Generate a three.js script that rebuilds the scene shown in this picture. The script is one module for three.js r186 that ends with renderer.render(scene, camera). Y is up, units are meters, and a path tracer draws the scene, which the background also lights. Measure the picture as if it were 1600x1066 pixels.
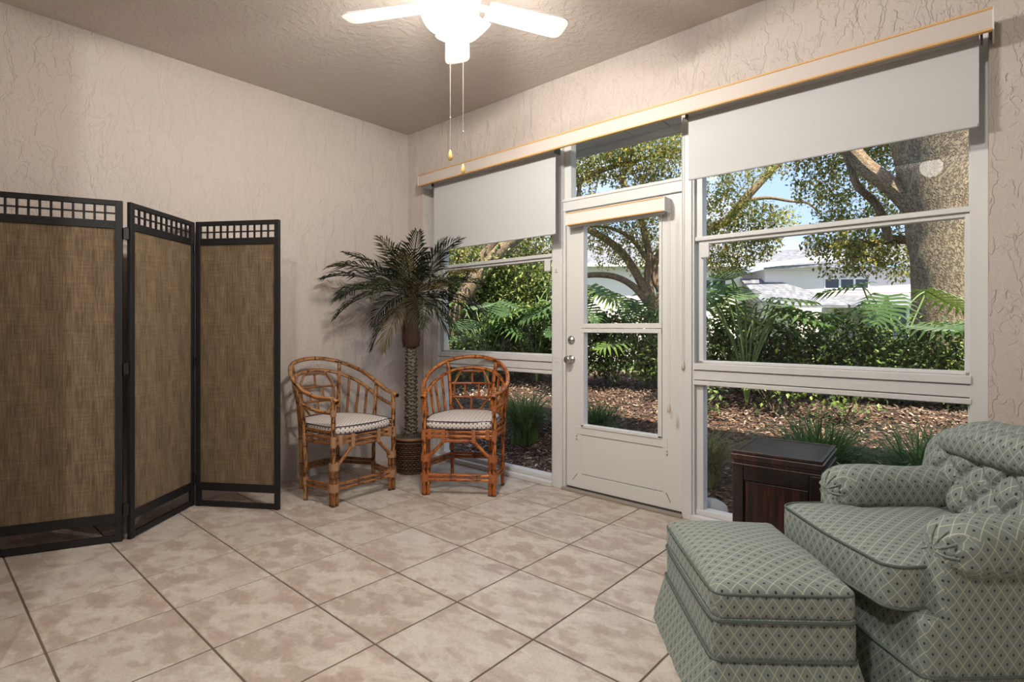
import * as THREE from 'three';
import { mergeGeometries, mergeVertices } from 'three/addons/utils/BufferGeometryUtils.js';
import { RoundedBoxGeometry } from 'three/addons/geometries/RoundedBoxGeometry.js';

const V3 = THREE.Vector3, PI = Math.PI;
const scene = new THREE.Scene();

// ---------------------------------------------------------------- camera
const camera = new THREE.PerspectiveCamera(2 * Math.atan(533 / 848) * 180 / PI, 1600 / 1066, 0.05, 300);
camera.setViewOffset(1600, 1066, 5, 21.5, 1600, 1066);
camera.position.set(0, 1.1545, 0);
camera.rotation.set(0, 41.8 * PI / 180, 0);
scene.add(camera);

// ---------------------------------------------------------------- renderer, sun, sky
const renderer = new THREE.WebGLRenderer({ antialias: true });
renderer.toneMapping = THREE.LinearToneMapping;
renderer.toneMappingExposure = 1.0;
renderer.shadowMap.enabled = true;
const SUN = 12, SKY = 1.5, FAN_LAMP = 2.0, BACK_LAMP = 9;
const sun = new THREE.DirectionalLight(new THREE.Color(1, 0.93, 0.8), SUN);
sun.position.set(4, 18, -1.5); sun.target.position.set(-3, 0, -8);
sun.castShadow = true; sun.shadow.radius = 1; sun.shadow.mapSize.set(2048, 2048);
Object.assign(sun.shadow.camera, { left: -25, right: 25, top: 25, bottom: -25, near: 1, far: 60 });
scene.add(sun, sun.target);

// ---------------------------------------------------------------- noise
let seed = 1234567;
const rnd = () => { seed = (seed + 0x6D2B79F5) | 0; let t = Math.imul(seed ^ (seed >>> 15), 1 | seed); t = (t + Math.imul(t ^ (t >>> 7), 61 | t)) ^ t; return ((t ^ (t >>> 14)) >>> 0) / 4294967296; };
const rr = (a, b) => a + (b - a) * rnd();
const clamp = (x, a = 0, b = 1) => Math.min(b, Math.max(a, x));
const sstep = (a, b, x) => { const t = clamp((x - a) / (b - a)); return t * t * (3 - 2 * t); };
const mix = (a, b, t) => a + (b - a) * t;
const hash = (x, y, s) => { let h = (x * 374761393 + y * 668265263 + s * 974711) | 0; h = Math.imul(h ^ (h >>> 13), 1274126177); return ((h ^ (h >>> 16)) >>> 0) / 4294967296; };
function pn(x, y, px, py, s) {            // value noise, period px, py
  const xi = Math.floor(x), yi = Math.floor(y), fx = x - xi, fy = y - yi, u = fx * fx * (3 - 2 * fx), v = fy * fy * (3 - 2 * fy);
  const m = (a, p) => ((a % p) + p) % p, x0 = m(xi, px), x1 = m(xi + 1, px), y0 = m(yi, py), y1 = m(yi + 1, py);
  return mix(mix(hash(x0, y0, s), hash(x1, y0, s), u), mix(hash(x0, y1, s), hash(x1, y1, s), u), v);
}
function fbm(u, v, fx, fy, oct, s) { let a = 0.5, t = 0, n = 0; for (let i = 0; i < oct; i++) { t += a * pn(u * fx, v * fy, fx, fy, s + i); n += a; a *= 0.5; fx *= 2; fy *= 2; } return t / n; }
function tex(n, m, f, { srgb = true, repeat = [1, 1] } = {}) {   // f(u, v) -> [r, g, b] 0..1
  const d = new Uint8Array(n * m * 4);
  for (let j = 0; j < m; j++) for (let i = 0; i < n; i++) {
    const c = f(i / n, j / m), k = 4 * (j * n + i);
    d[k] = 255 * clamp(c[0]); d[k + 1] = 255 * clamp(c[1]); d[k + 2] = 255 * clamp(c[2]); d[k + 3] = 255;
  }
  const t = new THREE.DataTexture(d, n, m); t.wrapS = t.wrapT = THREE.RepeatWrapping; t.magFilter = THREE.LinearFilter; t.minFilter = THREE.LinearMipmapLinearFilter; t.generateMipmaps = true;
  if (srgb) t.colorSpace = THREE.SRGBColorSpace; t.repeat.set(...repeat); t.needsUpdate = true; return t;
}
const mixc = (a, b, t) => [mix(a[0], b[0], t), mix(a[1], b[1], t), mix(a[2], b[2], t)];

// sky: blue with broken white cloud, the same all round
{
  const w = 1024, h = 512, d = new Float32Array(w * h * 4);
  for (let j = 0; j < h; j++) for (let i = 0; i < w; i++) {
    const el = (j + 0.5) / h - 0.5, e = Math.max(0, el * 2), u = i / w, v = j / h;
    const n = fbm(u, v, 16, 16, 5, 7), cl = sstep(0.5, 0.66, n) * 0.9;
    let c = mixc([0.5, 0.67, 0.95], [0.15, 0.33, 0.78], sstep(0, 0.55, e));
    c = mixc(c, [0.92, 0.94, 0.97], cl * sstep(0, 0.05, e) * 0.85);
    const k = 4 * (j * w + i); d[k] = c[0]; d[k + 1] = c[1]; d[k + 2] = c[2]; d[k + 3] = 1;
  }
  const t = new THREE.DataTexture(d, w, h, THREE.RGBAFormat, THREE.FloatType);
  t.mapping = THREE.EquirectangularReflectionMapping; t.magFilter = THREE.LinearFilter; t.wrapS = THREE.RepeatWrapping; t.needsUpdate = true;
  scene.background = t; scene.backgroundIntensity = SKY;
}

// ---------------------------------------------------------------- builders
const used = new Map();
function numbered(n) { const k = used.get(n) ?? 0; used.set(n, k + 1); return k ? n + '_' + String(k).padStart(3, '0') : n; }
function setShadow(o) { o.castShadow = o.receiveShadow = true; return o; }
function part(parent, name, geo, material) {
  const m = setShadow(new THREE.Mesh(Array.isArray(geo) ? join(geo) : geo, material)); m.name = name; parent.add(m); return m;
}
function thing(name, label, category, pos = [0, 0, 0], turn = 0, group) {
  const o = new THREE.Group(); o.name = numbered(name); o.position.set(...pos); o.rotation.y = turn;
  o.userData = { label, category }; if (group) o.userData.group = group; scene.add(o); return o;
}
function single(name, geo, material, label, category, group) {
  const m = part(scene, numbered(name), geo, material); m.userData = { label, category }; if (group) m.userData.group = group; return m;
}
function struct(name, geo, material, label, category) {
  let m; if (geo) m = part(scene, name, geo, material); else { m = new THREE.Group(); m.name = name; scene.add(m); }
  m.userData = { kind: 'structure', label, category }; return m;
}
function join(list) {
  const g = list.map((x) => { const y = x.index ? x.toNonIndexed() : x; for (const k of Object.keys(y.attributes)) if (!['position', 'normal', 'uv', 'color'].includes(k)) y.deleteAttribute(k); return y; });
  return mergeGeometries(g);
}
function boxUV(geo, ox = 0, oy = 0, yw = 1) {     // uv in metres by the way each face points
  const g = geo.index ? geo.toNonIndexed() : geo, p = g.attributes.position, uv = new Float32Array(p.count * 2);
  const a = new V3(), b = new V3(), c = new V3(), n = new V3();
  for (let i = 0; i < p.count; i += 3) {
    a.fromBufferAttribute(p, i); b.fromBufferAttribute(p, i + 1); c.fromBufferAttribute(p, i + 2);
    n.copy(b).sub(a).cross(c.clone().sub(a)); const x = Math.abs(n.x), y = Math.abs(n.y), z = Math.abs(n.z);
    [a, b, c].forEach((q, k) => { const [s, t] = yw * y >= x && yw * y >= z ? [q.x, q.z] : x >= z ? [q.z, q.y] : [q.x, q.y]; uv[2 * (i + k)] = s + ox; uv[2 * (i + k) + 1] = t + oy; });
  }
  g.setAttribute('uv', new THREE.BufferAttribute(uv, 2)); return g;
}
// box from extents, edges rounded by r
function bx(x0, x1, y0, y1, z0, z1, r = 0) {
  const w = x1 - x0, h = y1 - y0, d = z1 - z0, g = r > 0 ? new RoundedBoxGeometry(w, h, d, 1, Math.min(r, w * 0.45, h * 0.45, d * 0.45)) : new THREE.BoxGeometry(w, h, d);
  return boxUV(g.translate((x0 + x1) / 2, (y0 + y1) / 2, (z0 + z1) / 2));
}
function bar(a, b, w, d, up = [0, 1, 0]) {   // square bar between two points
  const A = new V3(...a), B = new V3(...b), L = A.distanceTo(B), g = new THREE.BoxGeometry(w, L, d);
  g.translate(0, L / 2, 0); g.applyQuaternion(new THREE.Quaternion().setFromUnitVectors(new V3(0, 1, 0), B.clone().sub(A).normalize())); return g.translate(...a);
}
function rod(a, b, r, r2 = r, seg = 8) {
  const A = new V3(...a), B = new V3(...b), L = A.distanceTo(B), g = new THREE.CylinderGeometry(r2, r, L, seg);
  const uv = g.attributes.uv; for (let i = 0; i < uv.count; i++) uv.setXY(i, uv.getX(i) * 0.3, uv.getY(i) * L);
  g.translate(0, L / 2, 0); g.applyQuaternion(new THREE.Quaternion().setFromUnitVectors(new V3(0, 1, 0), B.clone().sub(A).normalize())); return g.translate(...a);
}
function tube(pts, r, n = 40, rad = 8, closed = false) {
  const c = new THREE.CatmullRomCurve3(pts.map((p) => new V3(...p)), closed, 'centripetal'), g = new THREE.TubeGeometry(c, n, r, rad, closed), L = c.getLength(), uv = g.attributes.uv;
  for (let i = 0; i < uv.count; i++) uv.setXY(i, uv.getY(i) * 0.3, uv.getX(i) * L);
  return g;
}
function taperTube(pts, radii, n, rad = 10, wob = 0, s = 1) {       // limbs and trunks, uv in metres
  const c = new THREE.CatmullRomCurve3(pts.map((p) => new V3(...p)), false, 'centripetal'), g = new THREE.TubeGeometry(c, n, 1, rad), p = g.attributes.position, uv = g.attributes.uv, L = c.getLength();
  for (let i = 0; i <= n; i++) {
    const q = c.getPointAt(i / n), t = i / n * (radii.length - 1), k = Math.min(radii.length - 2, Math.floor(t)), R = mix(radii[k], radii[k + 1], t - k);
    for (let j = 0; j <= rad; j++) {
      const m = i * (rad + 1) + j, a = j % rad, w = R * (1 + wob * (fbm(a / rad, i / n, 4, Math.max(2, Math.round(L * 2)), 3, s) - 0.5));
      p.setXYZ(m, q.x + (p.getX(m) - q.x) * w, q.y + (p.getY(m) - q.y) * w, q.z + (p.getZ(m) - q.z) * w);
      uv.setXY(m, j / rad * 2 * PI * Math.max(R, 0.02), i / n * L);
    }
  }
  g.computeVertexNormals(); return g;
}
function sphere(x, y, z, r, sx = 1, sy = 1, sz = 1, a = 12, b = 8) { return new THREE.SphereGeometry(r, a, b).scale(sx, sy, sz).translate(x, y, z); }
// soft upholstered block: rounded box with a shape function
function puff(w, h, d, r, [nx, ny, nz], fn) {
  let g = new THREE.BoxGeometry(w, h, d, nx, ny, nz); g.deleteAttribute('uv'); g.deleteAttribute('normal'); g = mergeVertices(g, 1e-5);
  const p = g.attributes.position, q = new V3(), c = new V3(), e = [w / 2 - r, h / 2 - r, d / 2 - r];
  for (let i = 0; i < p.count; i++) {
    q.fromBufferAttribute(p, i); c.set(clamp(q.x, -e[0], e[0]), clamp(q.y, -e[1], e[1]), clamp(q.z, -e[2], e[2]));
    const dd = q.clone().sub(c), L = dd.length(); if (L > 1e-6) dd.multiplyScalar(r / L); q.copy(c).add(dd);
    if (fn) fn(q); p.setXYZ(i, q.x, q.y, q.z);
  }
  g.computeVertexNormals(); return boxUV(g, 0, 0, 2);
}
const std = (color, roughness = 0.6, o = {}) => new THREE.MeshStandardMaterial({ color, roughness, ...o });
const phys = (color, roughness, o) => new THREE.MeshPhysicalMaterial({ color, roughness, ...o });
const lin = (r, g, b) => new THREE.Color().setRGB(r, g, b);

// ---------------------------------------------------------------- materials
const stuccoH = tex(1024, 1024, (u, v) => {      // skip-trowel plaster: plates with ragged, mostly upright edges
  const wx = (fbm(u, v, 12, 8, 4, 3) - 0.5) * 0.09, wy = (fbm(u, v, 10, 8, 4, 9) - 0.5) * 0.07;
  const n = fbm(u + wx, v + wy, 13, 4, 4, 21), m = fbm(u + wy, v + wx, 24, 9, 3, 31), k = sstep(0.4, 0.6, fbm(u, v, 5, 4, 2, 41)), l = fbm(u - wx, v + wy, 40, 22, 3, 35);
  let h = 0.26 * sstep(0.47, 0.478, n) + 0.24 * sstep(0.58, 0.588, n) + 0.2 * (1 - k) * sstep(0.52, 0.53, m) + 0.24 * k * sstep(0.6, 0.61, m) + 0.16 * k * sstep(0.56, 0.575, l);
  h += 0.1 * fbm(u, v, 60, 60, 2, 51) + 0.08 * fbm(u, v, 180, 180, 1, 61); return [h, h, h];
}, { srgb: false, repeat: [1 / 0.9, 1 / 0.9] });
const ceilH = tex(512, 512, (u, v) => { const h = sstep(0.5, 0.58, fbm(u, v, 36, 36, 3, 71)) * 0.7 + 0.3 * fbm(u, v, 90, 90, 2, 81); return [h, h, h]; }, { srgb: false, repeat: [1 / 0.9, 1 / 0.9] });
const wallMat = std(lin(0.545, 0.485, 0.44), 0.85, { bumpMap: stuccoH, bumpScale: 0.0085 });
const wallBackMat = std(lin(0.545, 0.485, 0.44), 0.85, { bumpMap: stuccoH, bumpScale: 0.007 });
const ceilMat = std(lin(0.545, 0.485, 0.44), 0.9, { bumpMap: ceilH, bumpScale: 0.002 });
const tileMap = tex(1024, 1024, (u, v) => {
  const wx = (fbm(u, v, 10, 10, 3, 101) - 0.5) * 0.1, a = fbm(u + wx, v - wx, 14, 30, 5, 111), b = fbm(u - wx, v + wx, 22, 40, 4, 121), g = fbm(u, v, 240, 240, 2, 131), p = fbm(u + wx, v, 16, 26, 4, 141);
  let c = mixc([0.80, 0.76, 0.715], [0.715, 0.66, 0.61], sstep(0.38, 0.68, a)); c = mixc(c, [0.835, 0.805, 0.765], sstep(0.45, 0.7, b) * 0.8); c = mixc(c, [0.68, 0.605, 0.56], sstep(0.55, 0.7, p) * 0.55);
  const k = 0.95 + 0.1 * g; return [c[0] * k, c[1] * k, c[2] * k];
}, { repeat: [1 / 1.64, 1 / 1.64] });
const tileH = tex(256, 256, (u, v) => { const h = fbm(u, v, 12, 12, 4, 151); return [h, h, h]; }, { srgb: false, repeat: [1 / 0.6, 1 / 0.6] });
const tileMats = [[1, 1, 1], [0.965, 0.955, 0.94], [1.0, 0.985, 0.965]].map((c) => std(lin(...c.map((x) => x * 0.9)), 0.42, { map: tileMap, bumpMap: tileH, bumpScale: 0.0012 }));
const groutMat = std(lin(0.14, 0.105, 0.08), 0.95);
const whiteMat = std(lin(0.66, 0.665, 0.655), 0.42), whiteDoor = std(lin(0.68, 0.68, 0.66), 0.4), trimGold = std(lin(0.62, 0.36, 0.12), 0.4), gapMat = std(lin(0.05, 0.05, 0.05), 0.8);
const glass = phys(0xffffff, 0, { transmission: 1, thickness: 0, ior: 1.5 });
const steel = std(lin(0.5, 0.49, 0.47), 0.28, { metalness: 1 });
const blackWood = std(lin(0.006, 0.006, 0.007), 0.55);
const weave = tex(512, 512, (u, v) => {
  const a = fbm(u, v, 150, 6, 3, 201), b = fbm(u, v, 6, 150, 3, 211), c = fbm(u, v, 12, 4, 2, 221), th = 0.5 + 0.5 * Math.sin(u * 2 * PI * 128) * Math.sin(v * 2 * PI * 128);
  const k = clamp(0.6 * a + 0.25 * b + 0.25 * c + 0.25 * th - 0.2); return mixc([0.27, 0.215, 0.155], [0.72, 0.615, 0.48], k);
}, { repeat: [1 / 0.4, 1 / 0.4] });
const weaveMat = std(lin(0.76, 0.78, 0.78), 0.9, { map: weave });
const bamboo = tex(256, 512, (u, v) => {
  const s = fbm(u, v, 6, 5, 3, 231), sp = sstep(0.66, 0.72, fbm(u, v, 14, 26, 2, 241)), node = Math.abs(((v * 5) % 1) - 0.5) > 0.47 ? 1 : 0, g = fbm(u, v, 40, 4, 2, 251);
  let c = mixc([0.82, 0.63, 0.41], [0.62, 0.41, 0.23], sstep(0.35, 0.7, s)); c = mixc(c, [0.40, 0.21, 0.10], 0.25 * g); c = mixc(c, [0.16, 0.075, 0.035], Math.max(sp * 0.9, node * 0.55)); return c;
}, { repeat: [3.3, 1 / 0.9] });
const bambooTan = std(lin(0.74, 0.71, 0.67), 0.35, { map: bamboo }), bambooOrange = std(lin(1.0, 0.66, 0.34), 0.3, { map: bamboo });
const wrapTan = std(lin(0.33, 0.18, 0.10), 0.45), wrapOrange = std(lin(0.34, 0.11, 0.035), 0.4);
const seatCloth = tex(256, 256, (u, v) => {
  const f = (x, y, r) => Math.hypot(((u * 8 - x) % 1 + 1) % 1 - 0.5, ((v * 8 - y) % 1 + 1) % 1 - 0.5) < r;
  let c = [0.86, 0.83, 0.80]; if (f(0, 0, 0.17)) c = [0.24, 0.2, 0.24]; else if (f(0.5, 0.5, 0.13)) c = [0.62, 0.49, 0.42];
  const k = 0.93 + 0.1 * fbm(u, v, 64, 64, 1, 261); return [c[0] * k, c[1] * k, c[2] * k];
}, { repeat: [1 / 0.23, 1 / 0.23] });
const seatMat = std(0xffffff, 0.9, { map: seatCloth }), seatPipe = std(lin(0.05, 0.04, 0.06), 0.9);
const lattice = tex(256, 256, (u, v) => {        // pale diamond trellis with a dark dot in each diamond
  const k = 4, s = u * k, t = v * k, d1 = Math.abs(((s + t) % 1 + 1) % 1 - 0.5), d2 = Math.abs(((s - t) % 1 + 1) % 1 - 0.5);
  const g = 0.5 + 0.5 * Math.sin(u * 2 * PI * 64) * Math.sin(v * 2 * PI * 64); let c = mixc([0.47, 0.505, 0.48], [0.55, 0.585, 0.565], g);
  const w = 0.04; if (d1 < w || d2 < w) c = mixc([0.75, 0.755, 0.68], [0.67, 0.685, 0.62], g);
  const cx = ((s % 1) + 1) % 1, cy = ((t % 1) + 1) % 1, dots = Math.min(Math.hypot(cx, cy), Math.hypot(cx - 1, cy), Math.hypot(cx, cy - 1), Math.hypot(cx - 1, cy - 1), Math.hypot(cx - 0.5, cy - 0.5));
  const e = dots; if (e < 0.075) c = [0.2, 0.22, 0.22]; return c;
}, { repeat: [1 / 0.15, 1 / 0.21] });
const sofaH = tex(256, 256, (u, v) => { const h = 0.5 + 0.25 * Math.sin(u * 2 * PI * 64) + 0.25 * Math.sin(v * 2 * PI * 64); return [h, h, h]; }, { srgb: false, repeat: [1 / 0.15, 1 / 0.15] });
const sofaMat = phys(lin(0.97, 1, 1), 0.85, { map: lattice, bumpMap: sofaH, bumpScale: 0.0006, sheen: 0.3, sheenRoughness: 0.6, sheenColor: lin(0.6, 0.75, 0.75) });
const sofaPipe = std(lin(0.1, 0.13, 0.11), 0.9);
const darkGrain = tex(512, 512, (u, v) => { const a = fbm(u, v, 34, 3, 4, 301), b = fbm(u, v, 120, 5, 2, 311); return mixc([0.10, 0.045, 0.035], [0.28, 0.135, 0.09], sstep(0.35, 0.75, 0.65 * a + 0.35 * b)); }, { repeat: [1 / 0.4, 1 / 0.5] });
const rosewood = phys(0xffffff, 0.32, { map: darkGrain, clearcoat: 0.5, clearcoatRoughness: 0.2 });
const rosewoodDark = phys(lin(0.35, 0.3, 0.32), 0.32, { map: darkGrain, clearcoat: 0.5, clearcoatRoughness: 0.2 });
const swirl = tex(512, 512, (u, v) => { const d = Math.hypot((u - 0.62) * 1.1, (v - 0.55) * 1.3) + 0.12 * fbm(u, v, 4, 4, 3, 321), r = 0.5 + 0.5 * Math.sin(d * 75 + 6 * fbm(u, v, 5, 5, 2, 331)); return mixc([0.17, 0.105, 0.075], [0.36, 0.24, 0.165], r * sstep(0.4, 0.1, d) + 0.25 * fbm(u, v, 6, 60, 2, 341)); });
const chestTop = phys(0xffffff, 0.28, { map: swirl, clearcoat: 0.15, clearcoatRoughness: 0.2 });
const barkT = tex(512, 512, (u, v) => {
  const w = (fbm(u, v, 12, 8, 3, 401) - 0.5) * 0.08, a = fbm(u + w, v + w, 26, 12, 3, 411), b = fbm(u + w, v, 60, 26, 3, 421), r = Math.min(1, Math.abs(a - 0.5) * 5) * 0.65 + Math.min(1, Math.abs(b - 0.5) * 5) * 0.35;
  return mixc([0.42, 0.36, 0.29], mixc([0.70, 0.62, 0.525], [0.63, 0.60, 0.49], fbm(u, v, 4, 4, 2, 431)), sstep(0.05, 0.8, r));
}, { repeat: [1 / 0.4, 1 / 0.4] });
const barkMat = std(lin(0.85, 0.82, 0.77), 0.95, { map: barkT, bumpMap: barkT, bumpScale: 0.02 });
const limbMat = std(lin(0.8, 0.72, 0.64), 0.95, { map: barkT, bumpMap: barkT, bumpScale: 0.012 });
const leafMat = (r, g, b, t = 0.35) => phys(lin(r, g, b), t < 0.2 ? 0.45 : 0.8, { side: THREE.DoubleSide, transmission: t, thickness: 0, ior: 1.4, specularIntensity: 0.6 });

// ---------------------------------------------------------------- the room
const XB = -3.95, ZW = -3.05, CEIL = 2.89, ZF = -0.2, XR = 1.4;
struct('wall_back', bx(XB - 0.2, XB, -0.05, CEIL, ZW - 0.2, ZF + 0.02), wallBackMat, 'beige textured plaster wall behind the folding screen and palm', 'wall');
struct('wall_window', [bx(XB - 0.2, -3.73, -0.05, CEIL, ZW - 0.2, ZW), bx(-0.017, XR + 0.2, -0.05, CEIL, ZW - 0.2, ZW), bx(-3.73, -0.017, 2.495, CEIL, ZW - 0.2, ZW)], wallMat, 'beige textured plaster wall around the glazed door and windows', 'wall');
struct('wall_right', bx(XR, XR + 0.2, -0.05, CEIL, ZW, ZF + 0.02), wallMat, 'beige plaster wall beside the armchair', 'wall');
const JX = -2.474;                                   // edge of the wide opening the picture is taken through
struct('wall_front', [bx(XB - 0.2, JX - 0.02, -0.05, CEIL, ZF, ZF + 0.15), bx(0.95, XR + 0.2, -0.05, CEIL, ZF, ZF + 0.15), bx(JX - 0.02, 0.95, 2.8, CEIL, ZF, ZF + 0.15)], wallMat, 'beige plaster wall with a wide opening to the next room', 'wall');
struct('trim_1', bx(JX - 0.02, JX, 0, 2.8, ZF - 0.004, ZF + 0.154), whiteMat, 'white jamb lining of the wide opening', 'jamb');
struct('ceiling', bx(XB - 0.2, XR + 0.2, CEIL, CEIL + 0.1, ZW - 0.2, ZF + 0.15), ceilMat, 'beige lightly textured ceiling', 'ceiling');
// next room behind the picture
struct('wall_left', bx(-4.4, -4.2, -0.05, 2.9, -0.05, 4.2), wallMat, 'plaster side wall of the next room', 'wall');
struct('wall_rear', bx(-4.4, 2.6, -0.05, 2.9, 4.0, 4.2), wallMat, 'plaster far wall of the next room', 'wall');
struct('wall_side', bx(2.4, 2.6, -0.05, 2.9, -0.05, 4.2), wallMat, 'plaster side wall of the next room by the armchair side', 'wall');
struct('wall_return', [bx(-4.4, XB - 0.2, -0.05, 2.9, -0.2, -0.05), bx(XR + 0.2, 2.6, -0.05, 2.9, -0.2, -0.05)], wallMat, 'short plaster return walls beside the opening', 'wall');
struct('ceiling_rear', bx(-4.4, 2.6, CEIL, CEIL + 0.1, -0.05, 4.2), ceilMat, 'ceiling of the next room', 'ceiling');

// floor: grout bed and one mesh per tile
const floor = struct('floor', bx(-4.4, 2.6, -0.15, -0.003, ZW - 0.2, 4.2), groutMat, 'brown grout bed of the beige tiled floor', 'floor');
{
  const TX = 0.4115, TZ = 0.4053, X0 = -2.5046, Z0 = -2.3659, gw = 0.008, cache = new Map();
  const tileGeo = (w, d, k) => {
    const key = w.toFixed(3) + d.toFixed(3) + k; if (cache.has(key)) return cache.get(key);
    const e = 0.0016, s = new THREE.Shape([new THREE.Vector2(-w / 2, -d / 2), new THREE.Vector2(w / 2, -d / 2), new THREE.Vector2(w / 2, d / 2), new THREE.Vector2(-w / 2, d / 2)]);
    const P = [], I = [], U = [], ring = (dx, y) => { const b = P.length / 3; for (const [x, z] of [[-1, -1], [1, -1], [1, 1], [-1, 1]]) { const X = x * (w / 2 - dx), Z = z * (d / 2 - dx); P.push(X, y, Z); U.push(X + (k * 0.53) % 1.64, Z + (k * 0.91) % 1.64); } return b; };
    const r0 = ring(0, -0.01), r1 = ring(0, -0.001), r2 = ring(e, 0); void s;
    for (const [a, b] of [[r0, r1], [r1, r2]]) for (let i = 0; i < 4; i++) { const j = (i + 1) % 4; I.push(a + i, b + i, b + j, a + i, b + j, a + j); }
    I.push(r2, r2 + 3, r2 + 2, r2, r2 + 2, r2 + 1);
    let g = new THREE.BufferGeometry(); g.setAttribute('position', new THREE.Float32BufferAttribute(P, 3)); g.setAttribute('uv', new THREE.Float32BufferAttribute(U, 2)); g.setIndex(I); g = g.toNonIndexed(); g.computeVertexNormals(); cache.set(key, g); return g;
  };
  const lo = (a, b) => Math.max(a, b), hi = (a, b) => Math.min(a, b); let n = 0;
  for (let i = -4; i < 11; i++) for (let j = -2; j < 8; j++) {
    const x0 = lo(X0 + i * TX + gw / 2, XB), x1 = hi(X0 + (i + 1) * TX - gw / 2, XR), z0 = lo(Z0 + j * TZ + gw / 2, -3.15), z1 = hi(Z0 + (j + 1) * TZ - gw / 2, 0.7);
    if (x1 - x0 < 0.03 || z1 - z0 < 0.03) continue;
    const k = Math.floor(hash(i + 20, j + 20, 5) * 12), m = part(floor, n ? 'tile_' + String(n).padStart(3, '0') : 'tile', tileGeo(x1 - x0, z1 - z0, k), tileMats[k % 3]); n++;
    m.position.set((x0 + x1) / 2, hash(i, j, 9) * 0.0008, (z0 + z1) / 2); m.rotation.y = 0;
  }
}

// ---------------------------------------------------------------- windows and door
const ZG = -3.21;
function pane(parent, x0, x1, y0, y1, z = ZG, name = 'pane') { return part(parent, name, new THREE.PlaneGeometry(x1 - x0, y1 - y0).translate((x0 + x1) / 2, (y0 + y1) / 2, z), glass); }
function windowUnit(name, x0, x1, gl, gr, label, latchX) {   // x0..x1 frame, gl..gr lower sash glass
  const w = struct(name, null, null, label, 'window'), R = 0.004;
  part(w, 'jamb', bx(x0, gl - 0.045, 0, 2.5, -3.25, -3.15, R), whiteMat); part(w, 'jamb', bx(gr + 0.018, x1, 0, 2.5, -3.25, -3.15, R), whiteMat);
  part(w, 'sill', [bx(x0, x1, 0, 0.035, -3.25, -3.125, R), bx(gl - 0.045, gr + 0.02, 0.035, 0.066, -3.24, -3.17, R)], whiteMat);
  part(w, 'fixed_frame', [bx(gl - 0.045, gl + 0.0, 0.035, 0.83, -3.24, -3.175, R), bx(gr + 0.012, gr + 0.02, 0.035, 0.83, -3.24, -3.17)], whiteMat);
  part(w, 'cross_rail', [bx(gl - 0.05, gr + 0.025, 0.812, 0.838, -3.25, -3.145, R), bx(gl - 0.05, gr + 0.025, 0.842, 0.898, -3.25, -3.152, R), bx(gl - 0.05, gr + 0.025, 0.902, 0.94, -3.25, -3.142, R)], whiteMat);
  const s = part(w, 'sash', [bx(gl - 0.028, gl, 0.94, 1.665, -3.225, -3.175, R), bx(gr, gr + 0.02, 0.94, 1.665, -3.225, -3.175, R), bx(gl - 0.028, gr + 0.02, 0.94, 0.957, -3.225, -3.175, R), bx(gl - 0.028, gr + 0.02, 1.648, 1.668, -3.225, -3.178, R)], whiteMat);
  part(w, 'meeting_rail', [bx(gl - 0.045, gr + 0.025, 1.668, 1.694, -3.24, -3.16, R)], whiteMat);
  part(s, 'latch', bx(latchX - 0.027, latchX + 0.027, 1.565, 1.652, -3.175, -3.16, 0.006), whiteMat);
  part(w, 'upper_frame', [bx(gl - 0.045, gl - 0.005, 1.69, 2.5, -3.24, -3.175, R), bx(gr + 0.015, gr + 0.02, 1.69, 2.5, -3.24, -3.17)], whiteMat);
  part(w, 'head', bx(x0, x1, 2.44, 2.5, -3.25, -3.15, R), whiteMat);
  pane(w, gl - 0.01, gr + 0.015, 0.05, 0.825); pane(w, gl - 0.01, gr + 0.01, 0.95, 1.66, -3.2); pane(w, gl - 0.02, gr + 0.02, 1.68, 2.46, -3.22);
  return w;
}
windowUnit('window_1', -3.73, -2.385, -3.602, -2.416, 'white framed window unit behind the potted palm', -2.45);
windowUnit('window_2', -1.345, -0.017, -1.288, -0.099, 'wide white framed window unit behind the wooden chest and armchair', -1.275);
{
  const w = struct('window_3', null, null, 'narrow transom window above the white door', 'window');
  part(w, 'post', [bx(-2.385, -2.30, 0, 2.5, -3.25, -3.14, 0.004), bx(-2.30, -2.28, 0, 2.07, -3.25, -3.155, 0.003)], whiteMat);
  part(w, 'post', [bx(-1.405, -1.345, 0, 2.5, -3.25, -3.14, 0.004), bx(-1.412, -1.405, 0, 2.07, -3.25, -3.155)], whiteMat);
  part(w, 'transom_bar', [bx(-2.30, -1.405, 1.98, 2.06, -3.25, -3.15, 0.004), bx(-2.30, -1.405, 2.045, 2.066, -3.24, -3.142, 0.004)], whiteMat);
  part(w, 'head', bx(-2.30, -1.405, 2.478, 2.5, -3.25, -3.15, 0.004), whiteMat);
  part(w, 'stop', [bx(-2.30, -2.245, 2.06, 2.49, -3.24, -3.175, 0.003), bx(-1.422, -1.405, 2.06, 2.49, -3.24, -3.17, 0.003)], whiteMat);
  pane(w, -2.25, -1.415, 2.05, 2.485);
  part(w, 'hook', [bx(-2.352, -2.348, 1.55, 1.575, -3.142, -3.136), bx(-2.362, -2.338, 1.546, 1.551, -3.142, -3.137)], std(lin(0.3, 0.3, 0.3), 0.4));
  for (const x of [-2.357, -2.337]) for (const y of [0.905, 0.93]) part(w, 'screw', sphere(x, y, -3.139, 0.0035, 1, 1, 0.5, 8, 5), std(lin(0.4, 0.4, 0.39), 0.4));
  const t = part(scene, 'trim_2', [bx(-2.30, -1.40, -0.002, 0.018, -3.25, -3.125, 0.006)], std(lin(0.3, 0.26, 0.22), 0.45)); t.userData = { kind: 'structure', label: 'worn metal threshold under the white door', category: 'threshold' };
}
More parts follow.
